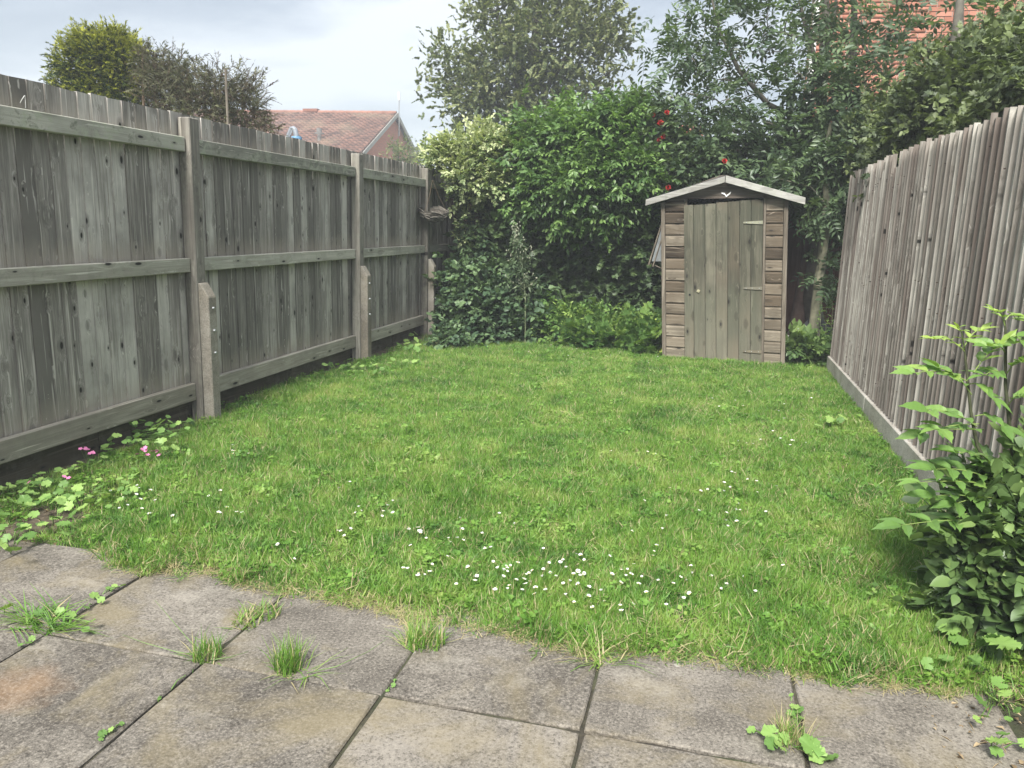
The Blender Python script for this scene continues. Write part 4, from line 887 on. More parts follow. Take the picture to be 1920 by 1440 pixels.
def rose(scale=1.0, seed=0):
    r_ = np.random.RandomState(seed); parts = []
    for ring, (n, rad, tilt) in enumerate(((3, .010, 1.25), (5, .020, .9), (6, .032, .5))):
        for i in range(n):
            a = 2*math.pi*(i+.4*ring)/n+r_.uniform(-.2, .2); V, F = leaf(.034*scale, .034*scale, .35, -.1, 'ovate')
            d = np.array([math.cos(a)*math.cos(tilt), math.sin(a)*math.cos(tilt), math.sin(tilt)]); V = V@rot_yz(d, np.array([math.cos(a), math.sin(a), .2])*-1+np.array([0, 0, .1])).T+np.array([math.cos(a), math.sin(a), 0])*rad*.25; parts.append((V, F))
    V, F = merge(parts); return mesh('rose_flower', V, F)
rm = [rose(1.15, s) for s in range(3)]
for i, (a, b_, s) in enumerate(((1147, 290, 1.0), (1204, 302, .7), (1238, 232, 1.0), (1244, 256, .8), (1250, 212, .8), (1226, 216, .6), (1253, 352, .8), (1358, 303, .8), (1236, 262, .6))):
    p = at(a, b_, 8.98 if b_ > 280 else 9.25); o = obj('rose_flower', rm[i % 3], m_red, rb, p-np.array([-.7, 9.8, 0]), (math.radians(70)+random.uniform(-.4, .4), random.uniform(-.5, .5), random.uniform(-.6, .6))); o.scale = (s, s, s)
hedge('golden_shrub', 'small wispy yellow-green shrub tip above the climber beside the roses', 'shrub', (-1.1, 10.1, 0), [B(1195, 215, 10.1, 22, 30), B(1200, 195, 10.1, 11, 12), B(1205, 245, 10.1, 24, 24)], t_con, leafmat('pale_shrub_leaf', stops((.08, .11, .04), (.17, .21, .08), (.27, .31, .12)), .3), 5, .7, .2, .2, .05, 25, .2, stems=14)
hedge('bramble_bush', 'dark green bramble thicket beside the last post of the left fence', 'bush', (-2.75, 9.2, 0),
      [B(870, 540, 9.1, 42, 80), B(900, 590, 8.95, 45, 80), B(855, 600, 8.9, 25, 30), B(950, 570, 9.1, 42, 70), B(930, 520, 9.3, 35, 46), B(975, 610, 9.0, 34, 46), B(850, 500, 9.3, 22, 22), B(1000, 560, 9.3, 30, 30), B(900, 620, 8.8, 22, 20), B(890, 470, 9.5, 30, 22)], t_bram, m_bramb, 5, .95, .28, .3, .09, 26, .2, .3, stems=50, cull=nl)
hedge('bramble_bush', 'small leafy bramble shoot at the foot of the last left fence post', 'bush', tuple(np.array(gnd(845, 648))), [B(850, 640, 8.3, 16, 12), B(875, 650, 8.25, 14, 9), B(832, 655, 8.2, 10, 7)], t_bram, m_mallow if False else m_bramb, 4, .8, .25, .2, .05, 27, .3, stems=6)
hedge('ivy_strand', 'thin variegated ivy strand hanging beside the far end board of the left fence', 'ivy', (-3.15, 9.6, 0), [B(880, 440, 9.5, 13, 12), B(888, 480, 9.5, 14, 12), B(895, 510, 9.4, 12, 8), B(878, 400, 9.5, 14, 10)], t_var, m_varieg, 3, .9, .2, .2, .04, 28, .1)
hedge('nettle_patch', 'mixed low green weeds along the foot of the ivy hedge', 'weeds', (-1.6, 9.2, 0),
      [((-2.0, 9.15, .16), (.35, .22, .16), 70), ((-1.5, 9.15, .20), (.4, .22, .18), 90), ((-1.05, 9.15, .17), (.4, .25, .16), 90)], t_climb, m_gcov, 5, .8, .28, .2, .07, 29, .15, .7)
iv = hedge('ground_ivy', 'bright green trailing leaves on the ground left of the shed door', 'ground cover', (-.9, 8.95, 0),
      [((-.85, 8.98, .12), (.42, .25, .12), 100), ((-1.25, 8.90, .09), (.35, .2, .10), 50), ((-.62, 8.80, .10), (.22, .18, .13), 50), ((-.7, 9.0, .25), (.2, .2, .12), 30)], [sprig(5, .10, .075, .08, 'lobed', rs=rt_(80+i), tvar=.3, droop=0) for i in range(4)], m_gcov, 4, 1.0, .3, .2, .06, 30, .15, .9)
lv, lf_ = leaf(.085, .09, .1, .15, 'round'); lvm = mesh('leaf', lv, lf_); setattr_f(lvm, 'tint', np.full(len(lv), .95)); m_yel = leafmat('yellow_green_leaf', stops((.30, .42, .06), (.42, .55, .09), (.55, .66, .14)), .3)
for a, b_ in ((1226, 604), (1238, 600), (1234, 660), (1186, 668), (1206, 660), (1052, 632), (1056, 640), (1118, 628), (1126, 634), (1195, 655), (1160, 655), (1215, 640)):
    p = at(a, b_, 8.62+.004*(680-b_)); o = obj('leaf', lvm, m_yel, iv, p-np.array([-.9, 8.95, 0]), (random.uniform(.2, .9), random.uniform(-.4, .4), random.uniform(-2, 2))); o.scale = [random.uniform(.8, 1.3)]*3
# thistle
tp = gnd(985, 642); tp[1] = 8.75; tb0 = np.array([at(985, 640, 8.75)[0], 8.75, 0])
ts = thing('sow_thistle', 'tall spindly pale-budded thistle stalk in front of the dark hedge', 'thistle', tb0)
m_thr = leafmat('thistle_leaf', stops((.05, .085, .04), (.09, .135, .065), (.17, .21, .12)), .2); m_bud = plain('thistle_bud', (.27, .28, .20), .8, .3, 60)
main = np.array([tb0, at(985, 560, 8.75), at(980, 500, 8.75), at(970, 460, 8.75), at(966, 430, 8.75)])-tb0
lst = [(main, [.010, .008, .006, .005, .003])]; tips = [main[-1], main[-2]]
for k in range(34):
    t = random.uniform(.25, 1); q_ = t*4; i_ = min(3, int(q_)); p0 = main[i_]+(main[i_+1]-main[i_])*(q_-i_); ln = random.uniform(.05, .26)*(1.35-t)
    d = np.array([random.uniform(-1, 1), random.uniform(-.6, .3), random.uniform(.3, 1.0)]); d /= np.linalg.norm(d); lst.append((np.array([p0, p0+d*ln*.5, p0+d*ln+[0, 0, .02]]), [.004, .003, .002])); tips += [p0+d*ln+[0, 0, .02], p0+d*ln*.6]
obj('stem', tubes('stem', lst, 4), plain('thistle_stem', (.16, .19, .10), .8, .2), ts)
bl = []
for p in tips:
    for k in range(2):
        q_ = p+rs.normal(size=3)*.012; V, F = tube_arrays([q_, q_+[0, 0, .008], q_+[0, 0, .018]], [.005, .008, .003], 6); bl.append((V, np.concatenate([F[:, :3], F[:, [0, 2, 3]]])))
V, F = merge(bl); obj('bud', mesh('bud', V, F), m_bud, ts, kind='stuff')
Pn = np.repeat(np.array(tips), 3, 0)*rs.uniform(.75, 1, (len(tips)*3, 1))*np.array([1, 1, 1]); O = rdirs(len(Pn)); 
foliage('leaf', stamp([sprig(3, .05, .06, .018, 'ovate', rs=rt_(90+i), tvar=.3) for i in range(3)], Pn, O, rdirs(len(Pn))+[0, 0, 1], rs.uniform(.6, 1.2, len(Pn)), rs.uniform(-.2, .2, len(Pn))), m_thr, ts)
# white-flowered stalk and plants beside the shed's right side
hedge('euonymus_shrub', 'glossy low dark green shrub at the right foot of the shed', 'shrub', (1.10, 8.8, 0), [((1.02, 8.78, .12), (.17, .12, .13), 34), ((1.2, 8.85, .10), (.14, .15, .10), 24)], [sprig(6, .12, .10, .06, 'ovate', rs=rt_(100+i), tvar=.3) for i in range(3)], m_bush, 4, .85, .3, .2, .05, 31, .2, .6, stems=10)
for i, (a, h, lab) in enumerate(((1530, 1.05, 'leafy upright weed with narrow leaves against the slim ash stem'), (1552, .95, 'leafy upright weed with narrow leaves beside the far end of the right fence'), (1543, .7, 'shortest leafy weed between the slim ash stem and the right fence'))):
    q_ = at(a, 670, 8.75); q_[2] = 0; w = thing('willowherb', lab, 'weed', q_)
    st = np.array([(0, 0, 0), (.01, 0, h*.5*.7), (-.01, 0, h*.7)]); obj('stem', tubes('stem', [(st, [.006, .004, .002])], 5), m_bark2, w)
    n = 60; z_ = rs.uniform(.1, 1, n)*h*.7; P = np.stack([rs.normal(size=n)*.01, rs.normal(size=n)*.01, z_], -1); D = rdirs(n); D[:, 2] = .35
    V, F = leaf(.075, .018, .2, .2, 'ovate'); foliage('leaf', stamp([(V, F, np.full(len(V), .55))], P, D, np.tile([0, 0, 1.], (n, 1)), rs.uniform(.7, 1.2, n)*(1.2-.5*z_/(h*.7)), rs.uniform(-.3, .3, n)), m_gcov, w)

# ================================================================== LAWN GRASS AND SMALL PLANTS
def blades(n, rad, h, w, lean, seed, dry=.06, flat=0.0, curl=.5):
    r = np.random.RandomState(seed); V, F, T = [], [], []
    for i in range(n):
        a = r.uniform(0, 6.283); q = rad*math.sqrt(r.uniform()); p = np.array([q*math.cos(a), q*math.sin(a), 0])
        th_ = r.uniform(0, 6.283); ln = h*r.uniform(.55, 1.2); tilt = abs(r.normal())*lean+flat; d = np.array([math.cos(th_), math.sin(th_), 0]); sd_ = np.array([-d[1], d[0], 0])
        ww = w*r.uniform(.7, 1.3); t1 = tilt+curl*r.uniform(.2, 1)
        p1 = p+ln*.5*(d*math.sin(tilt)+np.array([0, 0, math.cos(tilt)])); p2 = p1+ln*.5*(d*math.sin(t1)+np.array([0, 0, math.cos(t1)]))
        b = len(V); V += [p-sd_*ww/2, p+sd_*ww/2, p1-sd_*ww*.42, p1+sd_*ww*.42, p2]; F += [(b, b+1, b+3), (b, b+3, b+2), (b+2, b+3, b+4)]
        t = -1.0 if r.rand() < dry else r.uniform(.1, .9); T += [t]*5
    return np.array(V), np.array(F), np.array(T)
m_grass, t, p, o = newmat('grass_blade')
a_ = N(t, 'ShaderNodeAttribute', attribute_name='tint'); geo = N(t, 'ShaderNodeNewGeometry'); oi = N(t, 'ShaderNodeObjectInfo')
n1 = Noise(t, geo.outputs['Position'], 1.5, 4, .6); n2 = Noise(t, geo.outputs['Position'], 6, 3, .6)
f = Mt(t, 'ADD', Mt(t, 'MULTIPLY', a_.outputs['Fac'], .40), Mt(t, 'ADD', Mt(t, 'MULTIPLY', Mt(t, 'SUBTRACT', n1, .5), 1.25), Mt(t, 'ADD', Mt(t, 'MULTIPLY', Mt(t, 'SUBTRACT', n2, .5), .8), .30)))
c = Ramp(t, f, [(.05, (.048, .122, .018)), (.35, (.104, .228, .032)), (.62, (.178, .315, .050)), (.95, (.32, .38, .11))])
c = Mix(t, Mt(t, 'LESS_THAN', a_.outputs['Fac'], -.5), c, (.42, .36, .20))
L(t, c, p.inputs['Base Color']); p.inputs['Roughness'].default_value = .5; p.inputs['Specular IOR Level'].default_value = .4
tr = N(t, 'ShaderNodeBsdfTranslucent'); L(t, Mix(t, 1.0, c, (1.2, 1.3, .7), 'MULTIPLY'), tr.inputs[0]); mx = N(t, 'ShaderNodeMixShader'); mx.inputs[0].default_value = .32
L(t, p.outputs[0], mx.inputs[1]); L(t, tr.outputs[0], mx.inputs[2]); L(t, mx.outputs[0], o.inputs[0])
clumps = bpy.data.collections.new('grass_clumps')
def clump(name, VFT, mat):
    V, F, T = VFT; me = mesh(name, V, F); setattr_f(me, 'tint', T); me.materials.append(mat); ob = bpy.data.objects.new(name, me); clumps.objects.link(ob); return ob
for i in range(5): clump('a%d_grass_clump' % i, blades(38, .055, .052, .0032, .45, 200+i), m_grass)
for i in range(2): clump('b%d_flat_clump' % i, blades(34, .060, .060, .0032, .6, 210+i, .22, .5), m_grass)
clump('c0_straw_clump', blades(26, .050, .055, .0026, .5, 220, .92, .9), m_grass)
cv, cf = leaf(.014, .016, .1, .1, 'ovate'); r_ = np.random.RandomState(5); nC = 26
P = np.stack([r_.normal(size=nC)*.028, r_.normal(size=nC)*.028, r_.uniform(.02, .045, nC)], -1); D = rdirs(nC, r_); D[:, 2] *= .3
Vc, Fc_, Tc = stamp([(cv, cf, np.full(len(cv), .55))], P, D, np.tile([0, 0, 1.], (nC, 1)), r_.uniform(.8, 1.5, nC), r_.uniform(-.3, .3, nC), r_); clump('d0_clover', (Vc, Fc_, Tc), m_grass)
def instancer(name, P, idx, rz, sc, tilt, kind='stuff'):
    me = bpy.data.meshes.new(name); me.vertices.add(len(P)); me.vertices.foreach_set('co', np.asarray(P, np.float32).ravel())
    a = me.attributes.new('idx', 'INT', 'POINT'); a.data.foreach_set('value', idx.astype(np.int32))
    a = me.attributes.new('rot', 'FLOAT_VECTOR', 'POINT'); a.data.foreach_set('vector', np.stack([tilt[0], tilt[1], rz], -1).astype(np.float32).ravel())
    a = me.attributes.new('scl', 'FLOAT_VECTOR', 'POINT'); a.data.foreach_set('vector', sc.astype(np.float32).ravel())
    me.update(); ob = obj(name, me, None, kind=kind)
    g = bpy.data.node_groups.new(name, 'GeometryNodeTree'); g.interface.new_socket('Geometry', in_out='INPUT', socket_type='NodeSocketGeometry'); g.interface.new_socket('Geometry', in_out='OUTPUT', socket_type='NodeSocketGeometry')
    gi = g.nodes.new('NodeGroupInput'); go = g.nodes.new('NodeGroupOutput'); ci = g.nodes.new('GeometryNodeCollectionInfo'); ip = g.nodes.new('GeometryNodeInstanceOnPoints')
    ci.inputs['Collection'].default_value = clumps; ci.inputs['Separate Children'].default_value = True; ci.inputs['Reset Children'].default_value = True
    def at_(nm, ty):
        n = g.nodes.new('GeometryNodeInputNamedAttribute'); n.data_type = ty; n.inputs['Name'].default_value = nm; return [s for s in n.outputs if s.enabled][0]
    g.links.new(gi.outputs[0], ip.inputs['Points']); g.links.new(ci.outputs[0], ip.inputs['Instance']); ip.inputs['Pick Instance'].default_value = True
    g.links.new(at_('idx', 'INT'), ip.inputs['Instance Index']); g.links.new(at_('rot', 'FLOAT_VECTOR'), ip.inputs['Rotation']); g.links.new(at_('scl', 'FLOAT_VECTOR'), ip.inputs['Scale'])
    g.links.new(ip.outputs[0], go.inputs[0]); md = ob.modifiers.new('scatter', 'NODES'); md.node_group = g
    return ob
r_ = np.random.RandomState(77)
def vnoise(x, y, s, seed=0):
    r0 = np.random.RandomState(seed); g = r0.uniform(0, 1, (64, 64)); u = x*s+17; v = y*s+9; i = np.floor(u).astype(int); j = np.floor(v).astype(int); fu = u-i; fv = v-j; fu = fu*fu*(3-2*fu); fv = fv*fv*(3-2*fv)
    G = lambda a, b: g[a % 64, b % 64]
    return (G(i, j)*(1-fu)+G(i+1, j)*fu)*(1-fv)+(G(i, j+1)*(1-fu)+G(i+1, j+1)*fu)*fv
n = 52000; x = r_.uniform(-3.5, 1.26, n); yy = 2.2+(9.3-2.2)*r_.uniform(0, 1, n)**1.35
# the turf frays unevenly over the slabs
k_ = in_lawn(x, yy) & ~((vnoise(x, yy, 14, 3) > .62) & ~in_lawn(x, yy-.05))
bare = vnoise(x, yy, 5.5, 8) > .86
k_ &= ~bare | (r_.rand(n) < .35)
x, yy = x[k_], yy[k_]; n = len(x)
pn = vnoise(x, yy, 2.2, 1)*.6+vnoise(x, yy, 6.0, 2)*.4
hs_ = .42+1.15*pn; edge = ~in_lawn(x, yy-.07)
idx = r_.choice([0, 1, 2, 3, 4, 5, 6, 7, 8], n, p=[.155, .155, .155, .155, .15, .09, .09, .02, .03])
idx[edge & (r_.rand(n) < .45)] = 5; idx[edge & (r_.rand(n) < .16)] = 7
dryp = (vnoise(x, yy, 3.1, 5) > .78) & (r_.rand(n) < .25); idx[dryp] = 7
sc = np.stack([np.ones(n)*r_.uniform(.85, 1.2, n)]*2+[hs_*r_.uniform(.8, 1.2, n)], -1)
instancer('lawn_grass', np.stack([x, yy, -.006+bumpy(x, yy)*.8], -1), idx, r_.uniform(0, 6.28, n), sc, (r_.normal(size=n)*.30, r_.normal(size=n)*.30))
# longer grass along the right fence, at the posts and at the foot of the far plants
pts = []
for _ in range(520): pts.append((1.23-abs(r_.normal())*.06, r_.uniform(3.3, 8.4), .8+r_.rand()*.55))
for yp in posts:
    for _ in range(50): pts.append((-3.15+r_.normal()*.06, yp+r_.normal()*.12, 1.3))
for _ in range(500): q_ = r_.uniform(2.9, 8.8); pts.append((np.interp(q_, ly, lx)-abs(r_.normal())*.10, q_, 1.0+.4*r_.rand()))
for _ in range(420): pts.append((r_.uniform(-2.6, -.4), 8.95+r_.normal()*.08, 1.25))
for _ in range(260): pts.append((r_.uniform(-.5, .95), 8.44-abs(r_.normal())*.02, .9))
for _ in range(260): pts.append((r_.uniform(.78, 1.15), r_.uniform(2.45, 3.3), 1.0))
for _ in range(1500):
    q_ = r_.uniform(2.55, 4.7); u_ = r_.uniform(-3.30, np.interp(q_, ly, lx)+.05)
    if vnoise(np.array([u_]), np.array([q_]), 7, 12)[0] > .38: pts.append((u_, q_, .45+.5*r_.rand()))
for k_2 in range(16):
    a_2, b_2 = r_.uniform(-2.3, 1.0), r_.uniform(2.8, 7.5)
    for _ in range(22): pts.append((a_2+r_.normal()*.10, b_2+r_.normal()*.09, 1.0+.5*r_.rand()))
for _ in range(260): q_ = r_.uniform(4.7, 8.6); pts.append((r_.uniform(-3.25, -3.0), q_, .7+.5*r_.rand()))
pts = np.array(pts); n = len(pts); sc = np.stack([np.full(n, .9), np.full(n, .9), pts[:, 2]*r_.uniform(.7, 1.3, n)], -1)
instancer('long_grass', np.stack([pts[:, 0], pts[:, 1], np.full(n, -.012)], -1), r_.choice([0, 1, 2, 3, 5, 7, 8], n, p=[.15, .15, .15, .15, .14, .12, .14]), r_.uniform(0, 6.28, n), sc, (r_.normal(size=n)*.12, r_.normal(size=n)*.12))
# straw and runners at the ragged turf edge
ex = r_.uniform(-2.4, .85, 340); ey = np.interp(ex, fx, fy)+r_.normal(size=340)*.022-.012
instancer('dry_straw', np.stack([ex, ey, np.full(340, .001)], -1), np.where(r_.rand(340) < .62, 7, 5), r_.uniform(0, 6.28, 340), np.stack([r_.uniform(.5, .85, 340)]*2+[r_.uniform(.2, .6, 340)], -1), (r_.normal(size=340)*.1, r_.normal(size=340)*.1))
# litter: dead leaf bits, straws on the soil by the right-hand corner and left border
V_, F_, T_ = [], [], []
lvv, lff = leaf(.030, .018, .3, .3, 'ovate'); nL = 700
P = np.concatenate([np.stack([r_.uniform(.72, 1.25, 330), r_.uniform(2.0, 2.95, 330), r_.uniform(-.01, .012, 330)], -1), np.stack([r_.uniform(-3.3, -2.55, 370), r_.uniform(2.5, 4.9, 370), r_.uniform(-.005, .015, 370)], -1)])
D = rdirs(nL, r_); D[:, 2] *= .25
m_lit = leafmat('dead_leaf', stops((.08, .055, .032), (.20, .145, .085), (.40, .31, .19)), .1, .9, .1)
foliage('leaf_litter', stamp([(lvv, lff, np.full(len(lvv), .5)), (*leaf(.075, .003, .2, .2, 'thin'), np.full(4, .8))], P, D, np.tile([0, 0, 1.], (nL, 1)), r_.uniform(.3, .85, nL), r_.uniform(-.45, .45, nL), r_), m_lit)

# daisies -----------------------------------------------------------
def daisy_mesh(seed, closed=0.0):
    r = np.random.RandomState(seed); h = r.uniform(.040, .062); V, F = [], []; mi = []
    n = 13
    for i in range(n):
        a = 2*math.pi*i/n+r.uniform(-.08, .08); d = np.array([math.cos(a), math.sin(a), 0]); s_ = np.array([-d[1], d[0], 0]); R1 = .0118*r.uniform(.88, 1.1); w = .0024; z = .002+closed*.008+r.uniform(-.0008, .0012)
        b = len(V); V += [d*.003+s_*w*.5+[0, 0, h], d*.003-s_*w*.5+[0, 0, h], d*R1-s_*w+[0, 0, h+z], d*R1+s_*w+[0, 0, h+z]]; F.append([b, b+1, b+2, b+3]); mi.append(0)
    b = len(V); m_ = 7
    V += [np.array([.0042*math.cos(2*math.pi*k/m_), .0042*math.sin(2*math.pi*k/m_), h+.001]) for k in range(m_)]+[np.array([0, 0, h+.0032])]
    for k in range(m_): F.append([b+k, b+(k+1) % m_, b+m_]); mi.append(1)
    b = len(V)
    for z in (0, h-.001):
        V += [np.array([.0009*math.cos(q), .0009*math.sin(q), z]) for q in (0, 2.1, 4.2)]
    for k in range(3): F.append([b+k, b+(k+1) % 3, b+3+(k+1) % 3, b+3+k]); mi.append(2)
    me = mesh('daisy', np.array(V), F)
    for m in (m_pet, m_cen, m_stemg): me.materials.append(m)
    me.polygons.foreach_set('material_index', mi); return me
m_pet = plain('daisy_petal', (.66, .65, .62), .6, .06, 90); m_cen = plain('daisy_centre', (.62, .42, .05), .7, .2, 200); m_stemg = plain('daisy_stem', (.12, .22, .05), .7, .2)
dm = [daisy_mesh(300+i, (0, .2, .5)[i % 3]) for i in range(6)]
cl_ = [(1090, 1080, 150, 34, 52), (980, 1075, 90, 30, 20), (800, 985, 90, 26, 12), (340, 945, 60, 16, 9), (255, 925, 26, 16, 9), (440, 955, 30, 18, 4), (1400, 765, 90, 18, 16), (1440, 830, 70, 14, 10), (1400, 905, 60, 22, 10), (1375, 970, 45, 20, 6), (1180, 1130, 130, 34, 11), (900, 1000, 170, 26, 14), (620, 1010, 70, 40, 5), (690, 945, 70, 36, 5), (790, 1070, 60, 22, 9), (1190, 852, 60, 10, 5), (1300, 930, 120, 50, 8), (1100, 655, 60, 8, 8), (440, 850, 26, 8, 7), (1260, 1010, 90, 60, 7), (1180, 660, 60, 10, 6)]
where_ = ['in the dense drift near the front middle of the lawn']*2+['left of the dense drift, near the front edge of the lawn']+['near the left border in front of the lobed-leaf plants']*3+['in the far right part of the lawn toward the fence']*2+['in the middle of the right half of the lawn']*2+['at the right end of the dense front drift']+['in the loose band behind the dense front drift']+['in the front left quarter of the lawn']*3+['in the centre of the lawn']+['in the middle of the right half of the lawn']*1+['at the far end of the lawn near the ground cover']+['in the small pale patch left of centre near the first post']+['in the middle of the right half of the lawn']+['at the far end of the lawn near the ground cover']
first = True; r2 = np.random.RandomState(9); cnt = 0
for (a, b_, ra, rb_, n), wh in zip(cl_, where_):
    for i in range(n):
        q_ = gnd(a+r2.normal()*ra*.8, b_+r2.normal()*rb_*.8, .05)
        if not in_lawn(np.array([q_[0]]), np.array([q_[1]]))[0]: continue
        o_ = bpy.data.objects.new('daisy', dm[r2.randint(6)]); COL.objects.link(o_); o_.location = (q_[0], q_[1], r2.uniform(-.008, .012)); s_ = r2.uniform(.48, .78)
        o_.rotation_euler = (r2.normal()*.22+.05, r2.normal()*.22, r2.uniform(0, 6.28)); o_.scale = (s_, s_, 1)
        tag(o_, 'small white daisy '+wh, 'daisy', 'white daisies '+wh); cnt += 1

# grass tufts and weeds in the paving joints --------------------------
def tuft(px_, py_, label, n, rad, h, seed, lean=.45, flat=0., dry=.06, w=.0030, sx=1.0, rot=0., name='grass_tuft'):
    V, F, T = blades(int(n*1.3), rad*1.35, h*1.5, w, lean, seed, dry, flat); V[:, 0] *= sx; q_ = gnd(px_, py_)
    me = mesh(name, V, F); setattr_f(me, 'tint', T); o_ = obj(name, me, m_grass, None, (q_[0], q_[1], -.006), (0, 0, rot)); tag(o_, label, 'grass tuft'); return o_
tuft(540, 1252, 'upright dark green grass tuft in the paving joint, left of the larger straw-based tuft', 150, .032, .075, 1, .45, dry=.12)
tuft(560, 1262, 'flat sprawling grass blades lying out from under the upright tuft on the slab', 40, .03, .10, 2, .5, 1.1, .25, rot=.4)
tuft(795, 1208, 'broad grass tuft with a pale straw base where paving meets lawn', 190, .042, .068, 3, .6, dry=.28, sx=1.3)
tuft(388, 1232, 'small bright grass tuft at the crossing of two paving joints', 130, .036, .060, 4, .6, .1, .2)
tuft(480, 1158, 'low ragged grass strip in the joint near the turf corner', 130, .045, .045, 5, .6, .2, .35, rot=1.1, sx=1.5)
tuft(85, 1168, 'wide bright grass tuft with long blades at the left edge of the paving', 170, .038, .075, 6, .9, .5, .10, sx=2.2, rot=-.1)
tuft(1482, 1388, 'straw-streaked grass tuft in the right-hand paving joint at the bottom', 170, .038, .060, 7, .6, .2, .45, sx=.8, rot=0)
tuft(1120, 1232, 'sprawling grass clump hanging over the slab edge at the middle joint', 120, .045, .085, 8, .7, .6, .25, sx=1.3)
# long thin runners of couch grass
def runner(pts_, label):
    P = np.array([gnd(a, b_, z) for a, b_, z in pts_]); c_ = P[0].copy(); o_ = obj('grass_runner', tubes('grass_runner', [(P-c_, np.linspace(.0022, .0008, len(P)))], 4), m_runner, None, c_); tag(o_, label, 'grass runner')
m_runner = plain('runner_green', (.12, .18, .06), .7, .4, 20)
runner([(385, 1230, .005), (350, 1195, .05), (320, 1160, .06), (290, 1125, .05)], 'thin grass runner arching up-left over the slab from the small tuft')
runner([(385, 1232, .005), (330, 1222, .015), (270, 1205, .02), (230, 1190, .005)], 'thin grass runner lying left along the paving joint from the small tuft')
runner([(395, 1238, .005), (430, 1232, .02), (465, 1222, .01)], 'short thin grass runner pointing right from the small joint tuft')
runner([(575, 1262, .005), (630, 1250, .015), (690, 1222, .02), (725, 1198, .015)], 'long thin straw-like runner between the two grass tufts')

def lobed_plant(name, label, cat, spots, size, seed, mat=None, stemh=.06, mats=None, group=None, kindt='round'):
    "spots: list of (px, py, height, size factor) for each leaf"
    r = np.random.RandomState(seed); mat = mat or m_mallow
    q0 = gnd(*spots[0][:2]); b0_ = np.array([q0[0], q0[1], 0]); t_ = thing(name, label, cat, b0_, group); st = []
    for i, (a, b_, h, s) in enumerate(spots):
        me = leaf_bank[kindt][r.randint(4)]; p_ = gnd(a, b_, h)
        if len(me.materials) == 0: me.materials.append(mat)
        o_ = bpy.data.objects.new('leaf', me); COL.objects.link(o_); o_.parent = t_; o_.location = tuple(p_-b0_); o_.scale = [size*s/.1]*3
        o_.rotation_euler = (r.uniform(-.1, .75), r.normal()*.3, r.uniform(-2.2, 2.2))
        root = b0_+(p_-b0_)*np.array([.45, .45, 0]); root[2] = -.005; st.append((np.array([root, (root+p_)/2+[0, 0, .01], p_])-b0_, [.0022, .0018, .0012]))
    obj('stem', tubes('stem', st, 4), m_stemg, t_, kind='stuff'); return t_
leaf_bank = {'round': [], 'ov': []}
for i in range(4):
    V, F = leaf(.1, .1, .1+.25*i/4, .1+.1*i, 'round'); V = V+np.random.RandomState(i).normal(size=V.shape)*.0022; V[:, 1] -= .02; me = mesh('leaf', V, F); setattr_f(me, 'tint', np.full(len(V), .25+.2*i)); leaf_bank['round'].append(me)
    V, F = leaf(.1, .06, .15, .1+.1*i, 'ovate'); me = mesh('leaf', V, F); setattr_f(me, 'tint', np.full(len(V), .25+.2*i)); leaf_bank['ov'].append(me)
def sp(lst, n, r, jx_=14, jy_=9, h=(.03, .09)):
    out = []
    for k in range(n):
        a, b_ = lst[k % len(lst)]; out.append((a+r.normal()*jx_, b_+r.normal()*jy_, r.uniform(*h), r.uniform(.7, 1.25)))
    return out
rr = np.random.RandomState(31)
lobed_plant('mallow_plant', 'pale green lobed-leaf plant nearest the paving at the left edge of the photo', 'plant', sp([(20, 1015), (45, 1000), (8, 990), (60, 1010), (15, 1035)], 13, rr), .052, 1)
lobed_plant('mallow_plant', 'pale lobed-leaf plant trailing onto the corner slab, beside the edge of the turf', 'plant', sp([(105, 975), (130, 960), (80, 985), (120, 1000), (95, 950)], 13, rr), .050, 2)
lobed_plant('mallow_plant', 'leafy lobed plant in the left border, behind the two nearest the paving', 'plant', sp([(40, 945), (70, 940), (20, 960), (60, 925), (100, 930)], 14, rr), .048, 3)
lobed_plant('mallow_plant', 'lobed-leaf plant creeping into the turf left of the first daisies', 'plant', sp([(150, 935), (175, 925), (200, 930), (165, 950), (140, 915)], 13, rr), .042, 4)
lobed_plant('mallow_plant', 'loose trail of pale lobed leaves along the inner edge of the left border', 'plant', sp([(235, 900), (215, 915), (255, 890), (190, 905), (225, 930), (180, 945)], 26, rr, 16, 8, (.03, .07)), .036, 41)
lobed_plant('mallow_plant', 'pale lobed leaves in the middle of the left border, between fence and turf', 'plant', sp([(90, 905), (115, 915), (75, 925), (140, 905), (100, 945)], 30, rr, 20, 9, (.03, .08)), .040, 42)
lobed_plant('oxalis_plant', 'low deep green clover-like plant against the base of the left fence at the photo edge', 'plant', sp([(20, 910), (45, 905), (10, 925), (60, 915), (30, 900)], 18, rr, 12, 6, (.03, .08)), .028, 5)
cr = lobed_plant('cranesbill_plant', 'bushy green plant with cut leaves growing against the first fence post', 'plant', sp([(225, 800), (255, 790), (240, 820), (280, 800), (300, 790), (270, 825), (320, 800), (335, 815), (310, 830), (345, 795)], 56, rr, 13, 9, (.03, .16)), .045, 6)
lobed_plant('cranesbill_plant', 'small grey-green plant under the bottom rail beside the pink flowers', 'plant', sp([(195, 830), (210, 838), (185, 838)], 9, rr, 7, 5, (.03, .07)), .045, 7)
lobed_plant('cranesbill_plant', 'small green weed between the two pink flower groups and the fence', 'plant', sp([(140, 880), (165, 870), (125, 885), (180, 865)], 12, rr, 10, 5, (.02, .06)), .034, 8)
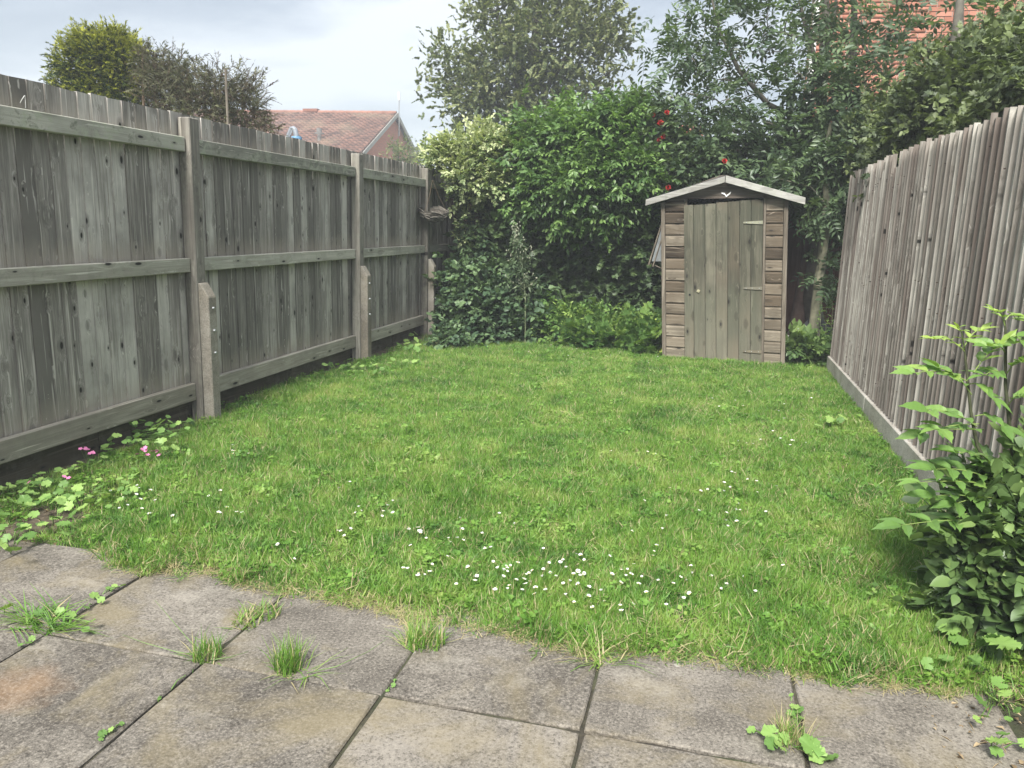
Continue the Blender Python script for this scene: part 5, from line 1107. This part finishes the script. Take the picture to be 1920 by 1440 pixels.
for i, (lab, s_, n_, sz) in enumerate((('low leafy weed running along the bottom rail before the second post', [(620, 690), (645, 682), (660, 690), (600, 695), (690, 690)], 18, .060), ('leafy weed patch in the turf just past the second post', [(710, 685), (735, 680), (760, 678), (700, 695)], 16, .055),
        ('dark leafy weed at the fence foot between the second and third posts', [(765, 640), (775, 650), (780, 630), (760, 655)], 14, .065), ('broad pale dock-like weed in the lawn under the right fence', [(1560, 790), (1580, 788), (1545, 795)], 7, .060), ('tiny round-leaved weed in the lawn at the right, before the bush', [(1640, 1108), (1655, 1102), (1630, 1112)], 5, .026))):
    lobed_plant('leafy_weed', lab, 'weed', sp(s_, n_, rr, 10, 4, (.02, .09)), sz, 20+i)
lobed_plant('mallow_plant', 'large soft lobed leaves under the right-hand bush, above the paving corner', 'plant', [(1775, 1185, .07, 1.1), (1795, 1205, .06, 1.0), (1870, 1210, .10, 1.7), (1840, 1205, .08, 1.3), (1840, 1250, .05, 1.1), (1765, 1165, .05, .8), (1820, 1240, .03, .8)], .062, 9)
lobed_plant('mallow_plant', 'two bright yellow-green lobed leaves at the turf corner beside the bush', 'plant', [(1745, 1245, .05, .8), (1768, 1235, .06, .9), (1755, 1262, .02, .6), (1765, 1270, .02, .6)], .052, 10)
lobed_plant('mallow_plant', 'bright lobed-leaf plant on the soil right of the last slab', 'plant', [(1880, 1280, .09, 1.0), (1878, 1300, .07, .9), (1845, 1320, .05, .9), (1862, 1310, .06, .8), (1905, 1335, .04, .6), (1895, 1350, .03, .5), (1835, 1350, .03, .6), (1850, 1345, .03, .5)], .048, 11)
lobed_plant('mallow_plant', 'single pleated bright leaf cluster at the bottom right corner of the photo', 'plant', [(1860, 1390, .05, 1.3), (1885, 1375, .04, .7), (1915, 1395, .03, .7), (1870, 1415, .02, .7)], .050, 12)
lobed_plant('joint_weed', 'small round-leaved weed creeping along the left paving joint', 'weed', [(178, 1120, .012, 1), (190, 1128, .012, .8), (205, 1105, .01, .7), (215, 1100, .01, .6), (165, 1140, .01, .6), (230, 1098, .008, .5)], .036, 13)
lobed_plant('joint_weed', 'round-leaved weed mixed into the wide grass tuft at the left edge', 'weed', [(8, 1142, .03, 1.2), (110, 1150, .03, .9), (130, 1155, .03, .9), (170, 1165, .03, .9), (165, 1180, .02, .8), (75, 1150, .04, .8), (50, 1205, .01, .7), (35, 1210, .01, .5), (60, 1200, .015, .6)], .036, 14)
lobed_plant('joint_weed', 'tiny bright weed in the diagonal joint at the lower left', 'weed', [(195, 1378, .012, 1), (205, 1370, .012, .8), (215, 1362, .01, .8), (230, 1358, .008, .6), (190, 1388, .01, .6)], .024, 15)
lobed_plant('joint_weed', 'tiny weed growing in the joint above the lower left one', 'weed', [(297, 1311, .006, 1), (300, 1308, .005, .8), (345, 1268, .005, .8)], .012, 16)
lobed_plant('joint_weed', 'small lobed weed in the right-hand joint between slab edge and grass', 'weed', [(1485, 1325, .025, 1), (1495, 1330, .02, .9), (1478, 1335, .02, .8), (1488, 1345, .01, .8), (1500, 1345, .01, .6), (1483, 1305, .005, .5)], .032, 17)
lobed_plant('broadleaf_weed', 'weed with larger smooth leaves beside the straw-streaked tuft', 'weed', [(1452, 1375, .04, 1.1), (1450, 1400, .03, .9), (1525, 1410, .03, 1.5), (1545, 1425, .015, 1.4), (1410, 1372, .02, .6), (1430, 1378, .02, .6), (1465, 1400, .03, .9), (1540, 1418, .02, 1.2), (1470, 1390, .02, .8)], .045, 18, kindt='round')
lobed_plant('joint_weed', 'tiny green weed where three slabs meet near the middle left', 'weed', [(735, 1285, .008, 1), (727, 1296, .005, .8), (742, 1275, .006, .8)], .016, 19)

# pink oxalis flowers ---------------------------------------------------
def pink(px_, py_, n, spread, label, seed):
    r = np.random.RandomState(seed); q_ = gnd(px_, py_, .09); b0_ = np.array([q_[0], q_[1], 0]); t_ = thing('pink_flower_plant', label, 'flower', b0_); st = []
    for i in range(n):
        p_ = np.array([r.normal()*spread, r.normal()*spread*.6, .09+r.uniform(-.02, .02)]); st.append((np.array([(p_[0]*.3, p_[1]*.3, 0), p_*[.7, .7, .6], p_]), .0009)); o_ = bpy.data.objects.new('flower', pinkme); COL.objects.link(o_); o_.parent = t_; o_.location = tuple(p_); o_.rotation_euler = (r.uniform(-.2, .9), r.normal()*.4, r.uniform(0, 6))
    obj('stem', tubes('stem', st, 3), m_stemg, t_, kind='stuff')
pv = [leaf(.013, .011, .2, -.2, 'ovate') for _ in range(5)]; pv = [(V@rotm((0, 0, 1), k*2*math.pi/5).T, F) for k, (V, F) in enumerate(pv)]; V, F = merge(pv); pinkme = mesh('flower', V, F); pinkme.materials.append(m_pink)
pink(166, 842, 7, .022, 'small cluster of pink flowers close under the bottom rail of the left fence', 1)
pink(280, 846, 11, .050, 'longer row of pink flowers in front of the bushy plant by the first post', 2)
pink(122, 893, 2, .010, 'lone pink flower among the dry stems at the left border', 3)
pink(54, 912, 1, .01, 'single faint pink flower over the clover-like plant at the left edge', 4)

# ---------------------------------------------------------------- foreground bush and sapling on the right
bc = np.array([1.13, 3.02, 0.])
bu = thing('leafy_bush', 'dark leafy bush with rounded leaves at the right edge, against the grey fence', 'bush', bc)
r3 = np.random.RandomState(44)
bb = [B(1860, 1040, 2.98, 60, 18), B(1905, 1000, 3.02, 75, 24), B(1895, 1100, 2.95, 78, 30), B(1835, 1110, 2.98, 45, 14), B(1910, 1180, 2.9, 62, 22), B(1800, 1020, 3.02, 22, 5), B(1970, 1050, 2.95, 80, 20), B(1880, 950, 3.05, 50, 12), B(1940, 920, 3.1, 60, 14), B(1850, 1180, 2.9, 34, 9)]
P, O = crown_points(bb, 1, .35, r3); q_ = (P[:, 0] < 1.26) & (P[:, 2] > .06); P, O = P[q_], O[q_]
t_bush = [sprig(7, .13, .062, .042, 'ov2', rs=rt_(120+i), tvar=.2, spread=.9) for i in range(4)]
foliage('crown', grow(P-bc, O, 5, t_bush, 1.0, .22, .15, .1, .05, r3, .12), m_bush, bu)
sk = [(np.array([(0, 0, 0), (0, 0, .2), (.02, 0, .45)]), [.012, .010, .006])]
obj('trunk', tubes('trunk', sk, 6), m_twig, bu); obj('branch', tubes('branch', branches(sk, (P-bc)[r3.choice(len(P), 60)], .006, rs=r3), 4), m_twig, bu, kind='stuff')
# outer leaves as single leaves
lb = []
for i in range(4):
    V, F = leaf(.060, .044, .12+.08*i, .10+.06*i, 'ov2'); me = mesh('leaf', V, F); setattr_f(me, 'tint', np.full(len(V), .15+.24*i)); me.materials.append(m_bush); lb.append(me)
cand = np.repeat(P, 4, 0)+r3.normal(size=(len(P)*4, 3))*.045; tocam = np.array([0, 0, 1.38])-cand; tocam /= np.linalg.norm(tocam, axis=1)[:, None]; cand = cand+tocam*r3.uniform(.01, .07, (len(cand), 1))
dcam = np.linalg.norm(cand-[0, 0, 1.38], axis=1); cand = cand[np.argsort(dcam)][:260]
cand = cand[(cand[:, 0] < 1.25) & (cand[:, 2] > .04)]
for p_ in cand:
    o_ = bpy.data.objects.new('leaf', lb[r3.randint(4)]); COL.objects.link(o_); o_.parent = bu; o_.location = tuple(p_-bc); s_ = r3.uniform(.45, 1.15); o_.scale = (s_, s_, s_); o_.rotation_euler = (r3.uniform(-.2, .9), r3.normal()*.5, r3.uniform(0, 6.28))
# sapling with pinnate leaves, each leaflet its own piece
m_dstem = plain('dark_olive_stem', (.055, .06, .03), .7, .3, 30)
sY = 3.05; s0 = at(1915, 1130, sY); s0[2] = 0
sp_ = thing('ash_seedling', 'bright young ash sapling with pinnate leaves rising above the dark bush', 'sapling', s0)
st1 = seg((1915, 1130, sY), (1895, 985, sY), (1868, 905, sY-.01), (1832, 835, sY-.02), (1820, 770, sY-.03), (1812, 690, sY-.03), (1808, 650, sY-.03)); st2 = seg((1917, 1130, sY), (1908, 930, sY+.03), (1895, 820, sY+.03), (1885, 720, sY+.03), (1886, 640, sY+.03), (1884, 600, sY+.03))
st1[0] = s0; st2[0] = s0+[.01, 0, 0]
obj('stem', tubes('stem', [(st1-s0, [.011, .009, .008, .0065, .0055, .0045, .003])], 8), m_dstem, sp_, smooth=True); obj('stem', tubes('stem', [(st2-s0, [.010, .008, .0065, .0055, .0045, .003])], 8), m_dstem, sp_, smooth=True)
def leaflet_mesh(tint, seed):
    r = np.random.RandomState(seed); n = 7; V = []; F = []
    for i in range(n+1):
        t_ = i/n; w = .5*math.sin(math.pi*min(1, t_*1.02)**.8)*(1-.25*t_)*.42; z = -.18*t_*t_
        ser = .018 if i % 2 else -.012
        V += [(-(w+ser*(0 < i < n)), t_, z+w*.35), (0, t_, z), (w+ser*(0 < i < n), t_, z+w*.35)]
    for i in range(n):
        b = 3*i; F += [[b, b+1, b+4, b+3], [b+1, b+2, b+5, b+4]]
    me = mesh('leaflet', np.array(V), F); setattr_f(me, 'tint', np.full(len(V), tint)); me.materials.append(m_sapl); return me
lfm = [leaflet_mesh(t_, i) for i, t_ in enumerate((.25, .4, .55, .7, .95))]
rach = []
def comp(a, b_, npair, size, tints, seed, dY=(0, 0), arch=.02):
    r = np.random.RandomState(seed); A_ = at(a[0], a[1], sY+dY[0]-.03); B_ = at(b_[0], b_[1], sY+dY[1]-.03); ts_ = np.linspace(0, 1, 7)[:, None]
    P = A_+(B_-A_)*ts_+np.array([0, 0, 1])*arch*np.sin(ts_*math.pi); rach.append((P-s0, np.linspace(.0022, .0012, 7)))
    ax = (B_-A_)/np.linalg.norm(B_-A_)
    for k in range(npair*2+1):
        last = k == npair*2; t_ = 1.0 if last else .28+.68*(k//2)/max(1, npair-1) if npair > 1 else .6; sd_ = (-1, 1)[k % 2]
        p_ = A_+(B_-A_)*t_+np.array([0, 0, arch*math.sin(t_*math.pi)]); side = np.cross(ax, [0, 0, 1.]); side /= np.linalg.norm(side)+1e-9
        d = ax if last else (side*sd_*.9+ax*.55+np.array([0, 0, r.uniform(-.15, .25)])); d = d/np.linalg.norm(d); U_ = np.array([0, -.35, 1.])+r.normal(size=3)*.25
        Rm = rot_yz(d, U_); o_ = bpy.data.objects.new('leaflet', lfm[tints[r.randint(len(tints))]]); COL.objects.link(o_); o_.parent = sp_
        s_ = 1.28*size*r.uniform(.8, 1.15)*(1 if not last else 1.1); mat4 = Matrix(Rm.tolist()).to_4x4(); o_.rotation_euler = mat4.to_euler(); o_.location = tuple(p_-s0); o_.scale = (s_, s_, s_)
comp((1815, 715), (1712, 700), 4, .062, (1, 2, 3), 1, (0, -.10)); comp((1832, 800), (1740, 770), 3, .078, (1, 2), 2, (0, -.12)); comp((1836, 795), (1728, 812), 3, .072, (1, 2), 3, (0, -.05), .01)
comp((1845, 805), (1760, 805), 2, .075, (1, 2), 4, (0, -.14), .0); comp((1810, 660), (1750, 636), 4, .040, (3, 4), 5, (0, -.05)); comp((1808, 650), (1840, 620), 3, .042, (3, 4), 6, (0, .03)); comp((1808, 655), (1795, 615), 3, .036, (3, 4), 7, (0, -.06))
comp((1825, 700), (1875, 650), 4, .062, (1, 2, 3), 8, (0, .02)); comp((1882, 705), (1845, 705), 3, .055, (1, 2), 9, (.03, -.02)); comp((1884, 610), (1865, 585), 4, .034, (3, 4), 10, (.03, 0)); comp((1885, 600), (1905, 600), 3, .045, (2, 3), 11, (.03, .05)); comp((1886, 640), (1915, 640), 3, .060, (1, 2), 12, (.03, .0))
comp((1890, 760), (1918, 745), 3, .065, (1, 2), 13, (.03, .0)); comp((1870, 905), (1750, 880), 4, .075, (0, 1), 14, (0, -.1)); comp((1870, 910), (1720, 905), 4, .065, (1, 2), 15, (0, -.18), .01); comp((1895, 940), (1790, 945), 3, .08, (0, 1), 16, (0, -.1)); comp((1880, 920), (1850, 865), 3, .075, (0, 1), 17, (0, .03)); comp((1900, 960), (1920, 900), 3, .08, (0, 1), 18, (0, .03)); comp((1892, 985), (1690, 985), 4, .075, (0, 1), 19, (0, -.2), .02)
comp((1822, 740), (1760, 690), 3, .06, (1, 2), 21, (0, -.05)); comp((1818, 720), (1860, 745), 3, .065, (0, 1, 2), 22, (0, -.02)); comp((1828, 780), (1880, 800), 3, .065, (0, 1), 23, (0, -.03)); comp((1884, 660), (1850, 650), 3, .055, (1, 2), 24, (.03, -.03)); comp((1888, 700), (1918, 680), 3, .06, (1, 2), 25, (.03, 0)); comp((1850, 870), (1790, 850), 3, .07, (0, 1), 26, (0, -.06)); comp((1905, 900), (1860, 880), 3, .07, (0, 1), 27, (.03, -.02)); comp((1885, 960), (1780, 975), 4, .07, (0, 1), 28, (0, -.08)); comp((1880, 950), (1750, 930), 4, .07, (0, 1), 29, (0, -.1))
obj('stalk', tubes('stalk', rach, 5), plain('green_stalk', (.22, .30, .08), .6, .15), sp_, kind='stuff')

# ------------------------------------------------------------------ thin milky volume added to imitate window glare
hz = boxme('glare_haze', -45, 45, -6, 62, -1.1, 12.0)
m_hz = bpy.data.materials.new('glare_haze'); m_hz.use_nodes = True; t = m_hz.node_tree; t.nodes.clear()
o = N(t, 'ShaderNodeOutputMaterial'); pv_ = N(t, 'ShaderNodeVolumePrincipled'); pv_.inputs['Color'].default_value = (.86, .90, .94, 1); pv_.inputs['Density'].default_value = .0042
L(t, pv_.outputs[0], o.inputs['Volume']); obj('glare_haze', hz, m_hz, kind='stuff')
